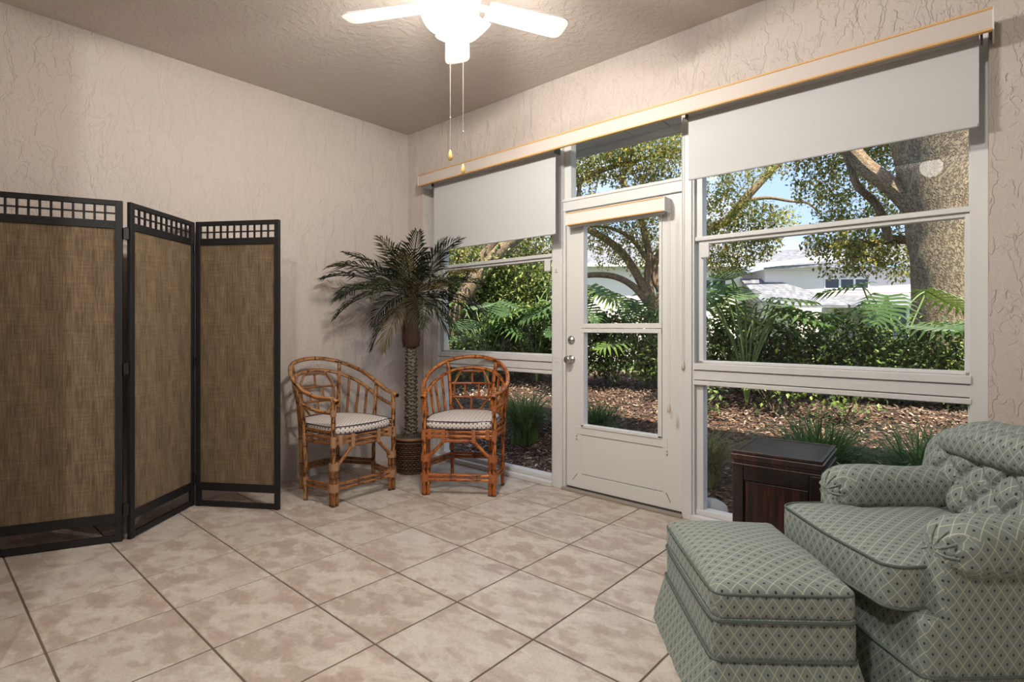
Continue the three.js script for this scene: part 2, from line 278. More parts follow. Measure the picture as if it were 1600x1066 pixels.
{
  const d = struct('door_1', null, null, 'white half-glazed door with two panes and round knob', 'door'), F = -3.165, B = -3.21, r = 0.003;
  part(d, 'stile', bx(-2.276, -2.150, 0.024, 1.975, B, F, r), whiteDoor); part(d, 'stile', bx(-1.545, -1.414, 0.024, 1.975, B, F, r), whiteDoor);
  part(d, 'top_rail', bx(-2.149, -1.546, 1.88, 1.975, B, F, r), whiteDoor);
  part(d, 'bottom_rail', bx(-2.182, -1.518, 0.024, 0.124, B, F + 0.001, r), whiteDoor);
  part(d, 'kick_panel', bx(-2.182, -1.518, 0.1275, 0.402, B, F - 0.003, r), whiteDoor);
  part(d, 'lower_rail', bx(-2.19, -1.51, 0.405, 0.462, B, F + 0.003, r), whiteDoor);
  part(d, 'kick_corner', [bar([-2.182, 0.126, F - 0.0005], [-2.225, 0.075, F - 0.0005], 0.0035, 0.002), bar([-1.518, 0.126, F - 0.0005], [-1.49, 0.07, F - 0.0005], 0.0035, 0.002)], gapMat);
  const ub = part(d, 'upper_sash', [bx(-2.15, -2.128, 1.17, 1.88, B, F + 0.006, r), bx(-1.565, -1.545, 1.17, 1.88, B, F + 0.006, r), bx(-2.15, -1.545, 1.148, 1.18, B, F + 0.006, r), bx(-2.15, -1.545, 1.86, 1.88, B, F + 0.006, r)], whiteDoor);
  const lb = part(d, 'lower_sash', [bx(-2.15, -2.126, 0.46, 1.145, B, F + 0.009, r), bx(-1.572, -1.545, 0.46, 1.145, B, F + 0.009, r), bx(-2.15, -1.545, 1.117, 1.145, B, F + 0.011, r), bx(-2.15, -1.545, 0.455, 0.475, B, F + 0.009, r)], whiteDoor);
  pane(ub, -2.14, -1.555, 1.16, 1.87, -3.19); pane(lb, -2.14, -1.56, 0.465, 1.13, -3.185);
  part(d, 'door_sweep', bx(-2.27, -1.42, 0.0185, 0.03, B + 0.01, F + 0.004), gapMat);
  for (const [x, y] of [[-2.188, 0.39], [-1.512, 0.385]]) part(d, 'screw_clip', [sphere(x, y, F + 0.004, 0.005), sphere(x, y - 0.022, F + 0.004, 0.005)], steel);
  const lathe = (pts, x, y) => new THREE.LatheGeometry(pts.map((p) => new THREE.Vector2(...p)), 20).rotateX(PI / 2).translate(x, y, F);
  part(d, 'deadbolt', [lathe([[0, 0.022], [0.012, 0.022], [0.014, 0.016], [0.024, 0.014], [0.03, 0.006], [0.031, 0]], -2.234, 1.064)], steel);
  part(d, 'knob', [lathe([[0, 0.066], [0.015, 0.066], [0.025, 0.06], [0.028, 0.05], [0.025, 0.036], [0.013, 0.028], [0.012, 0.014], [0.026, 0.012], [0.032, 0.004], [0.032, 0]], -2.234, 0.926)], steel);
}

// ---------------------------------------------------------------- valances, roller shades, chains
const fascia = std(lin(0.53, 0.475, 0.43), 0.6), shadeMat = std(lin(0.52, 0.53, 0.53), 0.75), shadeMat2 = shadeMat;
{
  const v = thing('window_valance', 'long beige shade valance with gold edges mounted above the windows', 'valance', [-1.81, 2.345, ZW]);
  const h = 0.086, w = 1.805, d = 0.15;
  part(v, 'fascia', bx(-w, w, 0.004, h - 0.004, d - 0.012, d), fascia);
  part(v, 'edge_trim', bx(-w, w, h - 0.005, h + 0.003, d - 0.016, d + 0.004), trimGold); part(v, 'edge_trim', bx(-w, w, -0.003, 0.005, d - 0.016, d + 0.004), trimGold);
  part(v, 'end_cap', bx(-w - 0.006, -w, -0.003, h + 0.003, 0, d + 0.003, 0.001), whiteMat); part(v, 'end_cap', bx(w, w + 0.006, -0.003, h + 0.003, 0, d + 0.003, 0.001), whiteMat);
  part(v, 'top_cover', bx(-w, w, h - 0.01, h - 0.005, 0, d - 0.012), fascia);
}
function shade(x0, x1, yb, label, s) {
  const t = thing('roller_shade', label, 'shade', [(x0 + x1) / 2, yb, -3.0]), w = x1 - x0, H = 2.365 - yb;
  const g = new THREE.BoxGeometry(w, H, 0.002, 60, 24, 1).translate(0, H / 2, 0), p = g.attributes.position;
  for (let i = 0; i < p.count; i++) { const x = p.getX(i), y = p.getY(i); p.setZ(i, p.getZ(i) + 0.006 * (1 - y / H) * (fbm((x / w + 0.5) * 0.99 + 0.35 * y, y / H * 0.9, 7, 3, 2, s) - 0.5) * sstep(0, 0.08, y)); }
  g.computeVertexNormals(); part(t, 'fabric', boxUV(g), s === 5 ? shadeMat2 : shadeMat);
  part(t, 'hem_bar', new THREE.CapsuleGeometry(0.008, w - 0.016, 4, 8).rotateZ(PI / 2).translate(0, 0.004, 0.002), shadeMat);
  part(t, 'roller', new THREE.CylinderGeometry(0.022, 0.022, w, 16).rotateZ(PI / 2).translate(0, H + 0.012, -0.012), shadeMat);
  part(t, 'bracket', bx(-w / 2 - 0.012, -w / 2 - 0.004, H - 0.02, H + 0.045, -0.04, 0.02), std(lin(0.09, 0.085, 0.08), 0.5)); part(t, 'bracket', bx(w / 2 + 0.004, w / 2 + 0.012, H - 0.02, H + 0.045, -0.04, 0.02), std(lin(0.09, 0.085, 0.08), 0.5));
}
shade(-3.53, -2.25, 1.797, 'pale grey roller shade half lowered over the window behind the palm', 3);
shade(-1.303, -0.047, 1.995, 'pale grey roller shade lowered a little over the wide window', 5);
{
  const v = thing('door_valance', 'short white shade headbox with gold edges on the glazed door', 'valance', [-1.85, 1.86, -3.165]), w = 0.36, h = 0.084, d = 0.095;
  part(v, 'fascia', bx(-w, w, 0.004, h - 0.004, d - 0.01, d), std(lin(0.70, 0.665, 0.62), 0.6));
  part(v, 'edge_trim', bx(-w, w, h - 0.005, h + 0.002, d - 0.014, d + 0.003), trimGold); part(v, 'edge_trim', bx(-w, w, -0.002, 0.005, d - 0.014, d + 0.003), trimGold);
  part(v, 'end_cap', bx(-w - 0.008, -w, -0.002, h + 0.002, 0.0, d + 0.002, 0.002), whiteMat); part(v, 'end_cap', bx(w, w + 0.008, -0.002, h + 0.002, 0.0, d + 0.002, 0.002), whiteMat);
  part(v, 'top_cover', bx(-w, w, h - 0.01, h - 0.005, 0, d - 0.01), whiteMat); part(v, 'roller', new THREE.CylinderGeometry(0.022, 0.022, 2 * w - 0.02, 14).rotateZ(PI / 2).translate(0, 0.012, 0.05), shadeMat);
}
function beadChain(x, z, y0, y1, label) {
  const c = thing('bead_chain', label, 'chain', [x, y0, z]), g = [];
  for (const dx of [-0.006, 0.006]) { g.push(rod([dx, 0.02, 0], [dx, y1 - y0, 0], 0.001, 0.001, 5)); for (let y = 0.03; y < y1 - y0; y += 0.0125) g.push(new THREE.OctahedronGeometry(0.0026, 0).translate(dx, y, 0)); }
  part(c, 'beads', g, std(lin(0.66, 0.65, 0.62), 0.4));
  part(c, 'weight', new THREE.LatheGeometry([[0, -0.03], [0.009, -0.024], [0.012, -0.012], [0.009, 0.012], [0.004, 0.024], [0, 0.026]].map((p) => new THREE.Vector2(...p)), 12), std(lin(0.58, 0.5, 0.42), 0.5));
}
beadChain(-1.396, -3.135, 0.925, 2.36, 'white bead chain hanging on the post beside the wide window');
beadChain(-1.462, -3.085, 0.665, 1.862, 'white bead chain hanging down the glazed door');

// ---------------------------------------------------------------- ceiling fan
{
  const C = [-1.784, 0, -1.646], f = thing('ceiling_fan', 'white five-blade ceiling fan with lit glass shades and pull chains', 'ceiling fan', [C[0], 2.60, C[2]]);
  const white = std(lin(0.8, 0.79, 0.77), 0.4), glow = std(lin(0.9, 0.88, 0.84), 0.5, { emissive: lin(1, 0.93, 0.82), emissiveIntensity: 4 });
  const lathe = (p, n = 28) => new THREE.LatheGeometry(p.map((q) => new THREE.Vector2(...q)), n);
  part(f, 'canopy', lathe([[0.02, 0.21], [0.05, 0.215], [0.07, 0.25], [0.075, 0.29], [0, 0.29]]), white); part(f, 'downrod', rod([0, 0.1, 0], [0, 0.24, 0], 0.014), white);
  part(f, 'motor_housing', lathe([[0, -0.02], [0.075, -0.02], [0.1, 0.0], [0.115, 0.03], [0.115, 0.08], [0.09, 0.115], [0.04, 0.13], [0, 0.13]]), white);
  part(f, 'switch_cup', lathe([[0, -0.075], [0.05, -0.07], [0.06, -0.05], [0.06, -0.02], [0, -0.02]]), white);
  const s = new THREE.Shape(); s.moveTo(0.15, -0.052); s.lineTo(0.50, -0.066); s.quadraticCurveTo(0.545, -0.064, 0.545, -0.02); s.lineTo(0.545, 0.02); s.quadraticCurveTo(0.545, 0.064, 0.50, 0.066); s.lineTo(0.15, 0.052); s.closePath();
  const blade = new THREE.ExtrudeGeometry(s, { depth: 0.005, bevelEnabled: true, bevelSize: 0.0015, bevelThickness: 0.0015, bevelSegments: 1, curveSegments: 8 }).rotateX(PI / 2).rotateX(-0.2);
  const a0 = Math.atan2(0.685, -0.729);
  for (let k = 0; k < 5; k++) { const b = part(f, 'blade', blade, white); b.rotation.y = a0 + k * 2 * PI / 5; const ir = part(b, 'blade_iron', [bx(0.09, 0.19, 0.0, 0.007, -0.016, 0.016, 0.002), bx(0.17, 0.22, 0.001, 0.007, -0.04, 0.04, 0.002)], white); ir.rotation.x = -0.2; }
  for (let k = 0; k < 4; k++) {
    const a = a0 + 0.35 + k * PI / 2, g = lathe([[0.018, 0], [0.026, -0.012], [0.038, -0.035], [0.048, -0.06], [0.058, -0.082], [0.06, -0.088], [0.056, -0.086], [0.034, -0.04], [0.018, -0.012]], 20);
    g.rotateZ(0.75).translate(0.055, -0.045, 0).rotateY(a); part(f, 'lamp_shade', g, glow);
    const x = 0.055 + 0.045 * Math.sin(0.75), y = -0.045 - 0.045 * Math.cos(0.75), L = new THREE.PointLight(new THREE.Color(1, 0.93, 0.85), FAN_LAMP);
    part(f, 'bulb', sphere(x, y, 0, 0.022).rotateY(a), glow);
    L.position.set(x * Math.cos(a), y, -x * Math.sin(a)); L.castShadow = true; L.shadow.radius = 1.1; f.add(L);
  }
  const ch = std(lin(0.45, 0.4, 0.34), 0.4, { metalness: 0.6 }), wood = std(lin(0.72, 0.5, 0.16), 0.45);
  for (const [x, z, y0] of [[-0.028, 0.012, -0.68], [0.022, -0.02, -0.745]]) {
    const c = part(f, 'pull_chain', [rod([x, -0.07, z], [x, y0 + 0.025, z], 0.0016, 0.0016, 5), sphere(x, y0 + 0.17, z, 0.004, 1, 1, 1, 6, 5)], ch);
    part(c, 'pull_knob', new THREE.LatheGeometry([[0, -0.02], [0.008, -0.018], [0.011, -0.006], [0.007, 0.014], [0.003, 0.026], [0, 0.027]].map((p) => new THREE.Vector2(...p)), 12).translate(x, y0, z), wood);
  }
}
// lamp of the next room, behind the picture
{
  const f = thing('ceiling_lamp', 'round white glass ceiling lamp in the next room', 'lamp', [-0.47, 2.76, 0.45]);
  part(f, 'globe', sphere(0, 0, 0, 0.095, 1, 1, 1, 24, 16), std(lin(0.9, 0.9, 0.88), 0.4, { emissive: lin(1, 0.95, 0.88), emissiveIntensity: 8 }));
  part(f, 'ceiling_plate', new THREE.CylinderGeometry(0.07, 0.075, 0.04, 20).translate(0, 0.11, 0), whiteMat);
  const L = new THREE.PointLight(new THREE.Color(1, 0.97, 0.93), BACK_LAMP); L.castShadow = true; L.shadow.radius = 4; f.add(L);
}

// ---------------------------------------------------------------- folding screen
{
  const P = [[-3.735, -0.27], [-3.503, -0.80], [-3.895, -1.258], [-3.368, -1.59]], H = 1.835, T = 0.022, ang = [];
  const scr = thing('folding_screen', 'black framed three-panel folding screen with brown woven panels', 'folding screen', [-3.6, 0, -0.9]);
  const rel = (x, z) => [x + 3.6, z + 0.9];
  const ends = [[[-3.735, -0.275], [-3.508, -0.795]], [[-3.503, -0.822], [-3.878, -1.262]], [[-3.85, -1.272], [-3.366, -1.592]]];
  for (const [a, b] of ends) {
    const A = rel(...a), B = rel(...b), w = Math.hypot(B[0] - A[0], B[1] - A[1]), g = new THREE.Group(); g.name = 'panel'; g.position.set(A[0], 0, A[1]); g.rotation.y = -Math.atan2(B[1] - A[1], B[0] - A[0]); scr.add(g); ang.push(g);
    const s = 0.032, t = T / 2, q = (x0, x1, y0, y1, e = 0) => bx(x0, x1, y0, y1, -t + e, t - e, 0.002);
    part(g, 'stile', q(0, s, 0, H), blackWood); part(g, 'stile', q(w - s, w, 0, H), blackWood);
    part(g, 'rail', q(s, w - s, H - 0.028, H), blackWood); part(g, 'rail', q(s, w - s, H - 0.152, H - 0.11), blackWood);
    part(g, 'rail', q(s, w - s, 0.105, 0.155), blackWood); part(g, 'rail', q(s, w - s, 0.006, 0.036), blackWood);
    const n = 11, y0 = H - 0.11, y1 = H - 0.028;
    for (let k = 1; k < n; k++) { const x = s + (w - 2 * s) * k / n; part(g, 'lattice_bar', bx(x - 0.0045, x + 0.0045, y0, y1, -0.005, 0.005), blackWood); }
    part(g, 'lattice_bar', bx(s, w - s, (y0 + y1) / 2 - 0.004, (y0 + y1) / 2 + 0.004, -0.005, 0.005), blackWood);
    part(g, 'woven_panel', bx(s - 0.002, w - s + 0.002, 0.153, H - 0.15, -0.003, 0.003), weaveMat);
  }
  for (const [x, z] of [[-3.505, -0.806], [-3.866, -1.27]]) { const [X, Z] = rel(x, z); for (const y of [0.17, 0.93, 1.66]) part(scr, 'hinge', [new THREE.CylinderGeometry(0.006, 0.006, 0.07, 8).translate(X + 0.012, y, Z - 0.002), bx(X - 0.006, X + 0.018, y - 0.03, y + 0.03, Z - 0.012, Z + 0.012)], std(lin(0.03, 0.03, 0.03), 0.35, { metalness: 0.6 })); }
}

// ---------------------------------------------------------------- rattan armchairs
function rattanChair(label, pos, turn, wood, wrap, group) {
  const t = thing('rattan_armchair', label, 'chair', pos, turn, group), m = wood, SG = [-1, 1];
  const post = (name, pts, r, n = 12) => part(t, name, tube(pts, r, n, 8), m);
  const bind = (list) => list.forEach((g) => part(t, 'binding', g, wrap));
  const wr = (x, y, z, r, h) => new THREE.CylinderGeometry(r, r, h, 10).translate(x, y, z);
  const top = [[0.243, 0.672, 0.315], [0.243, 0.688, 0.27], [0.285, 0.7, 0.13], [0.31, 0.745, -0.01], [0.285, 0.825, -0.17], [0.195, 0.888, -0.315], [0.1, 0.912, -0.365], [0, 0.92, -0.38]];
  const inn = [[0.243, 0.6, 0.27], [0.285, 0.612, 0.13], [0.302, 0.65, -0.005], [0.268, 0.735, -0.155], [0.182, 0.8, -0.295], [0.09, 0.826, -0.335], [0, 0.834, -0.345]];
  const mir = (a) => [...a, ...a.slice(0, -1).reverse().map(([x, y, z]) => [-x, y, z])];
  part(t, 'top_rail', tube(mir(top), 0.0155, 90, 8), m); part(t, 'arm_rail', tube(mir(inn), 0.0125, 80, 8), m);
  for (const s of SG) {
    part(t, 'front_leg', [rod([s * 0.243, 0, 0.27], [s * 0.243, 0.69, 0.27], 0.0155, 0.015), rod([s * 0.215, 0, 0.266], [s * 0.215, 0.27, 0.266], 0.0135), rod([s * 0.243, 0, 0.242], [s * 0.243, 0.27, 0.242], 0.0125)], m);
    bind([wr(s * 0.232, 0.255, 0.262, 0.034, 0.045), wr(s * 0.243, 0.415, 0.27, 0.02, 0.07), wr(s * 0.243, 0.6, 0.27, 0.0195, 0.04), wr(s * 0.234, 0.12, 0.26, 0.036, 0.05), wr(s * 0.243, 0.685, 0.27, 0.019, 0.03)]);
    post('side_leg', [[s * 0.275, 0, 0], [s * 0.277, 0.25, 0], [s * 0.282, 0.45, 0], [s * 0.302, 0.65, -0.004], [s * 0.311, 0.75, -0.01]], 0.014);
    post('back_leg', [[s * 0.15, 0, -0.27], [s * 0.152, 0.3, -0.272], [s * 0.158, 0.48, -0.277], [s * 0.182, 0.8, -0.298], [s * 0.197, 0.89, -0.318]], 0.0145);
    bind([wr(s * 0.276, 0.13, 0, 0.019, 0.05), wr(s * 0.28, 0.42, 0, 0.019, 0.06), wr(s * 0.302, 0.65, -0.005, 0.018, 0.035), wr(s * 0.15, 0.14, -0.27, 0.019, 0.05), wr(s * 0.182, 0.8, -0.298, 0.019, 0.04)]);
    part(t, 'brace', [rod([s * 0.22, 0.25, 0.27], [s * 0.105, 0.372, 0.274], 0.0125)], m);
    for (const k of [0.28, 0.52, 0.76]) { const A = [mix(0.282, 0.158, k) * s, 0.46, mix(0, -0.277, k)], i = k < 0.5 ? [mix(0.302, 0.268, k * 2), mix(0.65, 0.735, k * 2), mix(-0.005, -0.155, k * 2)] : [mix(0.268, 0.182, k * 2 - 1), mix(0.735, 0.8, k * 2 - 1), mix(-0.155, -0.295, k * 2 - 1)]; part(t, 'spindle', rod(A, [i[0] * s, i[1], i[2]], 0.01, 0.01, 7), m); }
    for (const y of [0.44, 0.405]) part(t, 'side_rail', [rod([s * 0.243, y, 0.27], [s * 0.28, y, 0], 0.012), rod([s * 0.28, y, 0], [s * 0.154, y, -0.274], 0.012)], m);
    for (const k of [0.25, 0.5, 0.75]) part(t, 'rail_strut', rod([s * mix(0.243, 0.28, k), 0.395, mix(0.27, 0, k)], [s * mix(0.243, 0.28, k), 0.48, mix(0.27, 0, k)], 0.0085, 0.0085, 6), m);
    part(t, 'seat_edge', [rod([s * 0.243, 0.478, 0.27], [s * 0.28, 0.478, 0], 0.01), rod([s * 0.28, 0.478, 0], [s * 0.156, 0.478, -0.276], 0.01)], m);
    part(t, 'stretcher', [rod([s * 0.238, 0.135, 0.26], [s * 0.276, 0.135, 0], 0.0115), rod([s * 0.238, 0.108, 0.26], [s * 0.276, 0.108, 0], 0.0115)], m);
    part(t, 'stretcher', [rod([s * 0.275, 0.165, 0], [s * 0.15, 0.165, -0.27], 0.0125), rod([s * 0.275, 0.138, 0], [s * 0.15, 0.138, -0.27], 0.0125)], m);
  }
  part(t, 'front_rail', [rod([-0.243, 0.438, 0.274], [0.243, 0.438, 0.274], 0.0135), rod([-0.243, 0.406, 0.274], [0.243, 0.406, 0.274], 0.0135)], m);
  part(t, 'front_rail', rod([-0.105, 0.376, 0.274], [0.105, 0.376, 0.274], 0.0125), m);
  bind([-0.2, -0.105, 0.105, 0.2].map((x) => bx(x - 0.014, x + 0.014, 0.386 - (Math.abs(x) < 0.15 ? 0.024 : 0), 0.455, 0.257, 0.2905, 0.004)));
  part(t, 'stretcher', [rod([-0.235, 0.138, 0.27], [0.235, 0.138, 0.27], 0.013), rod([-0.235, 0.108, 0.27], [0.235, 0.108, 0.27], 0.0125)], m);
  part(t, 'stretcher', [rod([-0.15, 0.165, -0.27], [0.15, 0.165, -0.27], 0.0125), rod([-0.15, 0.138, -0.27], [0.15, 0.138, -0.27], 0.0125)], m);
  part(t, 'back_rail', [rod([-0.156, 0.44, -0.274], [0.156, 0.44, -0.274], 0.012), rod([-0.158, 0.5, -0.28], [0.158, 0.5, -0.28], 0.011)], m);
  // fretwork of the back: an octagon filled with short bars
  const bk = (u, y) => [u * mix(0.158, 0.182, (y - 0.48) / 0.32), y, -0.279 - 0.02 * (y - 0.48) / 0.32 - 0.045 * (1 - u * u) * sstep(0.48, 0.8, y)];
  const bars = [[[-0.45, 0.822], [-0.8, 0.71]], [[0.45, 0.822], [0.8, 0.71]], [[-0.8, 0.71], [-0.8, 0.6]], [[0.8, 0.71], [0.8, 0.6]], [[-0.8, 0.6], [-0.42, 0.505]], [[0.8, 0.6], [0.42, 0.505]], [[-0.42, 0.506], [0.42, 0.506]], [[-0.5, 0.806], [0.5, 0.806]],
    [[-1, 0.71], [1, 0.71]], [[-1, 0.605], [1, 0.605]], [[0, 0.8], [0, 0.71]], [[-0.32, 0.71], [-0.32, 0.605]], [[0.32, 0.71], [0.32, 0.605]], [[0, 0.605], [0, 0.505]]];
  for (const [a, b] of bars) { const mid = bk((a[0] + b[0]) / 2, (a[1] + b[1]) / 2); part(t, 'fret_bar', tube([bk(...a), mid, bk(...b)], 0.0088, 6, 6), m); }
  bind([[-0.45, 0.82], [0.45, 0.82], [-0.8, 0.71], [0.8, 0.71], [-0.8, 0.605], [0.8, 0.605]].map((p) => sphere(...bk(...p), 0.0145, 1, 1, 1, 8, 6)));
  // loose seat pad
  const c = thing('seat_cushion', label.includes('orange') ? 'white patterned seat pad with dark piping on the orange-brown rattan chair' : 'white patterned seat pad with dark piping on the tan rattan chair', 'cushion', [pos[0], 0.452, pos[2]], turn, 'seat pads of the rattan chairs');
  const o = [[0.222, 0.25], [0.25, 0.1], [0.255, 0], [0.21, -0.15], [0.14, -0.25], [-0.14, -0.25], [-0.21, -0.15], [-0.255, 0], [-0.25, 0.1], [-0.222, 0.25]], sh = new THREE.Shape(new THREE.CatmullRomCurve3(o.map(([x, z]) => new V3(x, -z, 0)), true, 'centripetal').getPoints(60).map((p) => new THREE.Vector2(p.x, p.y)));
  const n = 26, P = [], I = [], outline = sh.getPoints(), prof = [[0, 0.068], [0.35, 0.0675], [0.7, 0.065], [0.9, 0.06], [1, 0.053], [1.008, 0.03], [1, 0.008], [0.96, 0], [0, 0]]; void n;
  for (const [k, y] of prof) for (const q of outline) P.push(q.x * k, y, -q.y * k);
  const N = outline.length; for (let a = 0; a < prof.length - 1; a++) for (let i = 0; i < N; i++) { const j = (i + 1) % N; I.push(a * N + i, (a + 1) * N + i, (a + 1) * N + j, a * N + i, (a + 1) * N + j, a * N + j); }
  const g = new THREE.BufferGeometry(); g.setAttribute('position', new THREE.Float32BufferAttribute(P, 3)); g.setIndex(I); g.computeVertexNormals();
  part(c, 'pad', boxUV(g), seatMat);
  for (const y of [0.055, 0.006]) part(c, 'piping', tube(outline.filter((_, i) => i % 2 === 0).map((q) => [q.x * 1.002, y, -q.y * 1.002]), 0.0035, 90, 6, true), seatPipe);
  return t;
}
rattanChair('tan rattan armchair facing the room beside the folding screen', [-3.442, 0, -2.073], Math.atan2(0.9986, -0.053), bambooTan, wrapTan, 'rattan armchairs by the palm');
rattanChair('orange-brown rattan armchair standing in front of the window', [-2.899, 0, -2.763], Math.atan2(0.6, 0.8), bambooOrange, wrapOrange, 'rattan armchairs by the palm');

// ---------------------------------------------------------------- artificial palm in a basket
{
  const X = -3.475, Z = -2.715, b = thing('wicker_basket', 'round dark brown wicker basket holding the palm', 'basket', [X, 0, Z]);
  const dark = std(lin(0.05, 0.024, 0.012), 0.5), strand = [std(lin(0.095, 0.042, 0.02), 0.4), std(lin(0.055, 0.025, 0.013), 0.4)];
  const R = (y) => 0.108 + 0.02 * y / 0.29;
  part(b, 'liner', new THREE.LatheGeometry([[0, 0.004], [0.1, 0.004], [0.118, 0.28], [0.112, 0.28], [0.1, 0.05]].map((p) => new THREE.Vector2(...p)), 28), dark);
  for (let k = 0; k < 15; k++) { const y = 0.014 + k * 0.0165, n = 22, pts = []; for (let i = 0; i < n * 2; i++) { const a = i / (n * 2) * 2 * PI, r = R(y) + ((i + k) % 2 ? 0.004 : -0.004); pts.push([r * Math.cos(a), y, r * Math.sin(a)]); } part(b, 'wicker_strand', tube(pts, 0.0082, 132, 5, true), strand[k % 2]); }
  part(b, 'rim', new THREE.TorusGeometry(0.124, 0.011, 8, 36).rotateX(PI / 2).translate(0, 0.275, 0), std(lin(0.27, 0.13, 0.055), 0.45));
  const p = thing('artificial_palm', 'tall artificial palm with ringed trunk in a wicker basket', 'palm', [X, 0.27, Z]);
  const moss = []; for (let i = 0; i < 260; i++) { const a = rr(0, 2 * PI), r = 0.11 * Math.sqrt(rnd()); moss.push(rod([r * Math.cos(a), 0.012, r * Math.sin(a)], [r * Math.cos(a) + rr(-0.03, 0.03), rr(0.025, 0.055), r * Math.sin(a) + rr(-0.03, 0.03)], 0.0022, 0.001, 4)); }
  const ms = part(p, 'moss', [...moss, new THREE.CylinderGeometry(0.11, 0.11, 0.02, 24).translate(0, 0.005, 0)], std(lin(0.13, 0.11, 0.085), 0.95)); ms.userData.kind = 'stuff';
  const prof = [], H = 0.72; for (let k = 0; k <= 26; k++) { const y = k / 26 * H; prof.push([0.03 + 0.008 * (1 - y / H), y], [0.047 + 0.006 * (1 - y / H), y + 0.021]); } prof.push([0.03, H + 0.05]);
  const tg = new THREE.LatheGeometry(prof.map((q) => new THREE.Vector2(...q)), 18), tp = tg.attributes.position;
  for (let i = 0; i < tp.count; i++) { const a = Math.atan2(tp.getZ(i), tp.getX(i)), y = tp.getY(i), w = 1 + 0.16 * Math.sin(a * 5 + y * 130); tp.setXYZ(i, tp.getX(i) * w, y + 0.008 * Math.sin(a * 3 + y * 40), tp.getZ(i) * w); }
  tg.computeVertexNormals(); const trunkT = tex(128, 256, (u, v) => { const b = ((v * 26.5 + 0.12 * Math.sin(u * 2 * PI * 9)) % 1 + 1) % 1; return mixc(mixc([0.42, 0.385, 0.33], [0.58, 0.54, 0.47], fbm(u, v, 10, 60, 3, 501)), [0.17, 0.14, 0.11], b < 0.4 ? 0.9 : 0); });
  part(p, 'trunk', tg, std(0xffffff, 0.9, { map: trunkT }));
  const fib = [new THREE.LatheGeometry([[0.03, 0.72], [0.066, 0.73], [0.07, 0.8], [0.058, 0.92], [0.05, 1.05], [0.03, 1.2], [0, 1.22]].map((q) => new THREE.Vector2(...q)), 16)];
  for (let i = 0; i < 130; i++) { const a = rr(0, 2 * PI), y = rr(0.72, 1.15), r = 0.066 - 0.05 * (y - 0.72); fib.push(rod([r * Math.cos(a), y, r * Math.sin(a)], [(r + 0.012) * Math.cos(a + 0.3), y + rr(0.03, 0.09), (r + 0.012) * Math.sin(a + 0.3)], 0.0045, 0.001, 4)); }
  part(p, 'fibre_sheath', fib, std(lin(0.055, 0.026, 0.014), 0.9));
  // fronds: arching rib with narrow folded leaflets, each frond its own piece
  const greens = [leafMat(0.018, 0.027, 0.011, 0.06), leafMat(0.032, 0.038, 0.016, 0.06), leafMat(0.14, 0.105, 0.04, 0.06), leafMat(0.012, 0.02, 0.012, 0.06)];
  const lim = (v) => { const minX = XB + 0.012 - X, minZ = -2.975 - Z; if (v.x < minX + 0.1) v.x = minX + 0.1 * Math.exp((v.x - minX - 0.1) / 0.1); if (v.z < minZ + 0.1) v.z = minZ + 0.1 * Math.exp((v.z - minZ - 0.1) / 0.1); return v; };
  const frond = (az, el, L, droop, k) => {
    const d = new V3(Math.cos(az), 0, Math.sin(az)), side = new V3(-Math.sin(az), 0, Math.cos(az)), N = 11, pts = [], P = [], q = new V3(0, 1.1 + 0.1 * rnd(), 0).addScaledVector(d, 0.03);
    let e = el; for (let i = 0; i <= N; i++) { pts.push(q.clone()); q.addScaledVector(d, Math.cos(e) * L / N).add(new V3(0, Math.sin(e) * L / N, 0)); e -= droop / N * (0.5 + 1.0 * i / N); }
    const tri = (a, b, c) => { for (const v of [a, b, c]) { lim(v); P.push(v.x, v.y, v.z); } };
    for (let i = 2; i < N; i++) for (const s of [-1, 1]) for (const h of [0, 0.5]) {
      const f = (i + h) / N, a = pts[i].clone().lerp(pts[i + 1], h), dir = pts[i + 1].clone().sub(pts[i]).normalize(), up = new V3().crossVectors(side, dir).normalize(); if (up.y < 0) up.negate();
      const ll = L * 0.46 * Math.sin(PI * Math.min(1, 0.28 + 0.66 * f)) * rr(0.82, 1.08), out = side.clone().multiplyScalar(s * (0.95 - 0.45 * f)).addScaledVector(dir, 0.5 + 0.65 * f).addScaledVector(up, 0.18 + rr(-0.1, 0.1)).normalize();
      const mid = a.clone().addScaledVector(out, ll * 0.55), tip = a.clone().addScaledVector(out, ll).add(new V3(0, -ll * rr(0.1, 0.32), 0)), w = dir.clone().multiplyScalar(0.0105);
      const mu = up.clone().multiplyScalar(0.003);
      tri(a.clone(), mid.clone().add(w), mid.clone().add(mu)); tri(a.clone(), mid.clone().add(mu), mid.clone().sub(w)); tri(mid.clone().add(w), tip.clone(), mid.clone().add(mu)); tri(mid.clone().add(mu), tip.clone(), mid.clone().sub(w));
    }
    const g = new THREE.BufferGeometry(); g.setAttribute('position', new THREE.Float32BufferAttribute(P, 3)); g.computeVertexNormals();
    g.setAttribute('uv', new THREE.Float32BufferAttribute(new Float32Array(P.length / 3 * 2), 2));
    part(p, 'frond', join([g, tube(pts.map((v) => lim(v.clone()).toArray()), 0.0042, 24, 5)]), greens[k % 4]);
  };
  for (const [a, e, k] of [[1.5, -0.8, 2], [-0.45, -0.65, 0], [2.3, -0.7, 3]]) frond(a, e, 0.5, 0.75, k);
  for (const [a, e, l, k] of [[-0.42, 0.45, 0.7, 0], [-0.32, 0.1, 0.68, 3], [-0.15, -0.25, 0.62, 0], [2.15, 0.55, 0.68, 3], [1.9, 0.15, 0.6, 0], [1.1, 0.5, 0.5, 1], [0.2, 0.4, 0.5, 2]]) frond(a, e, l, 1.0, k);
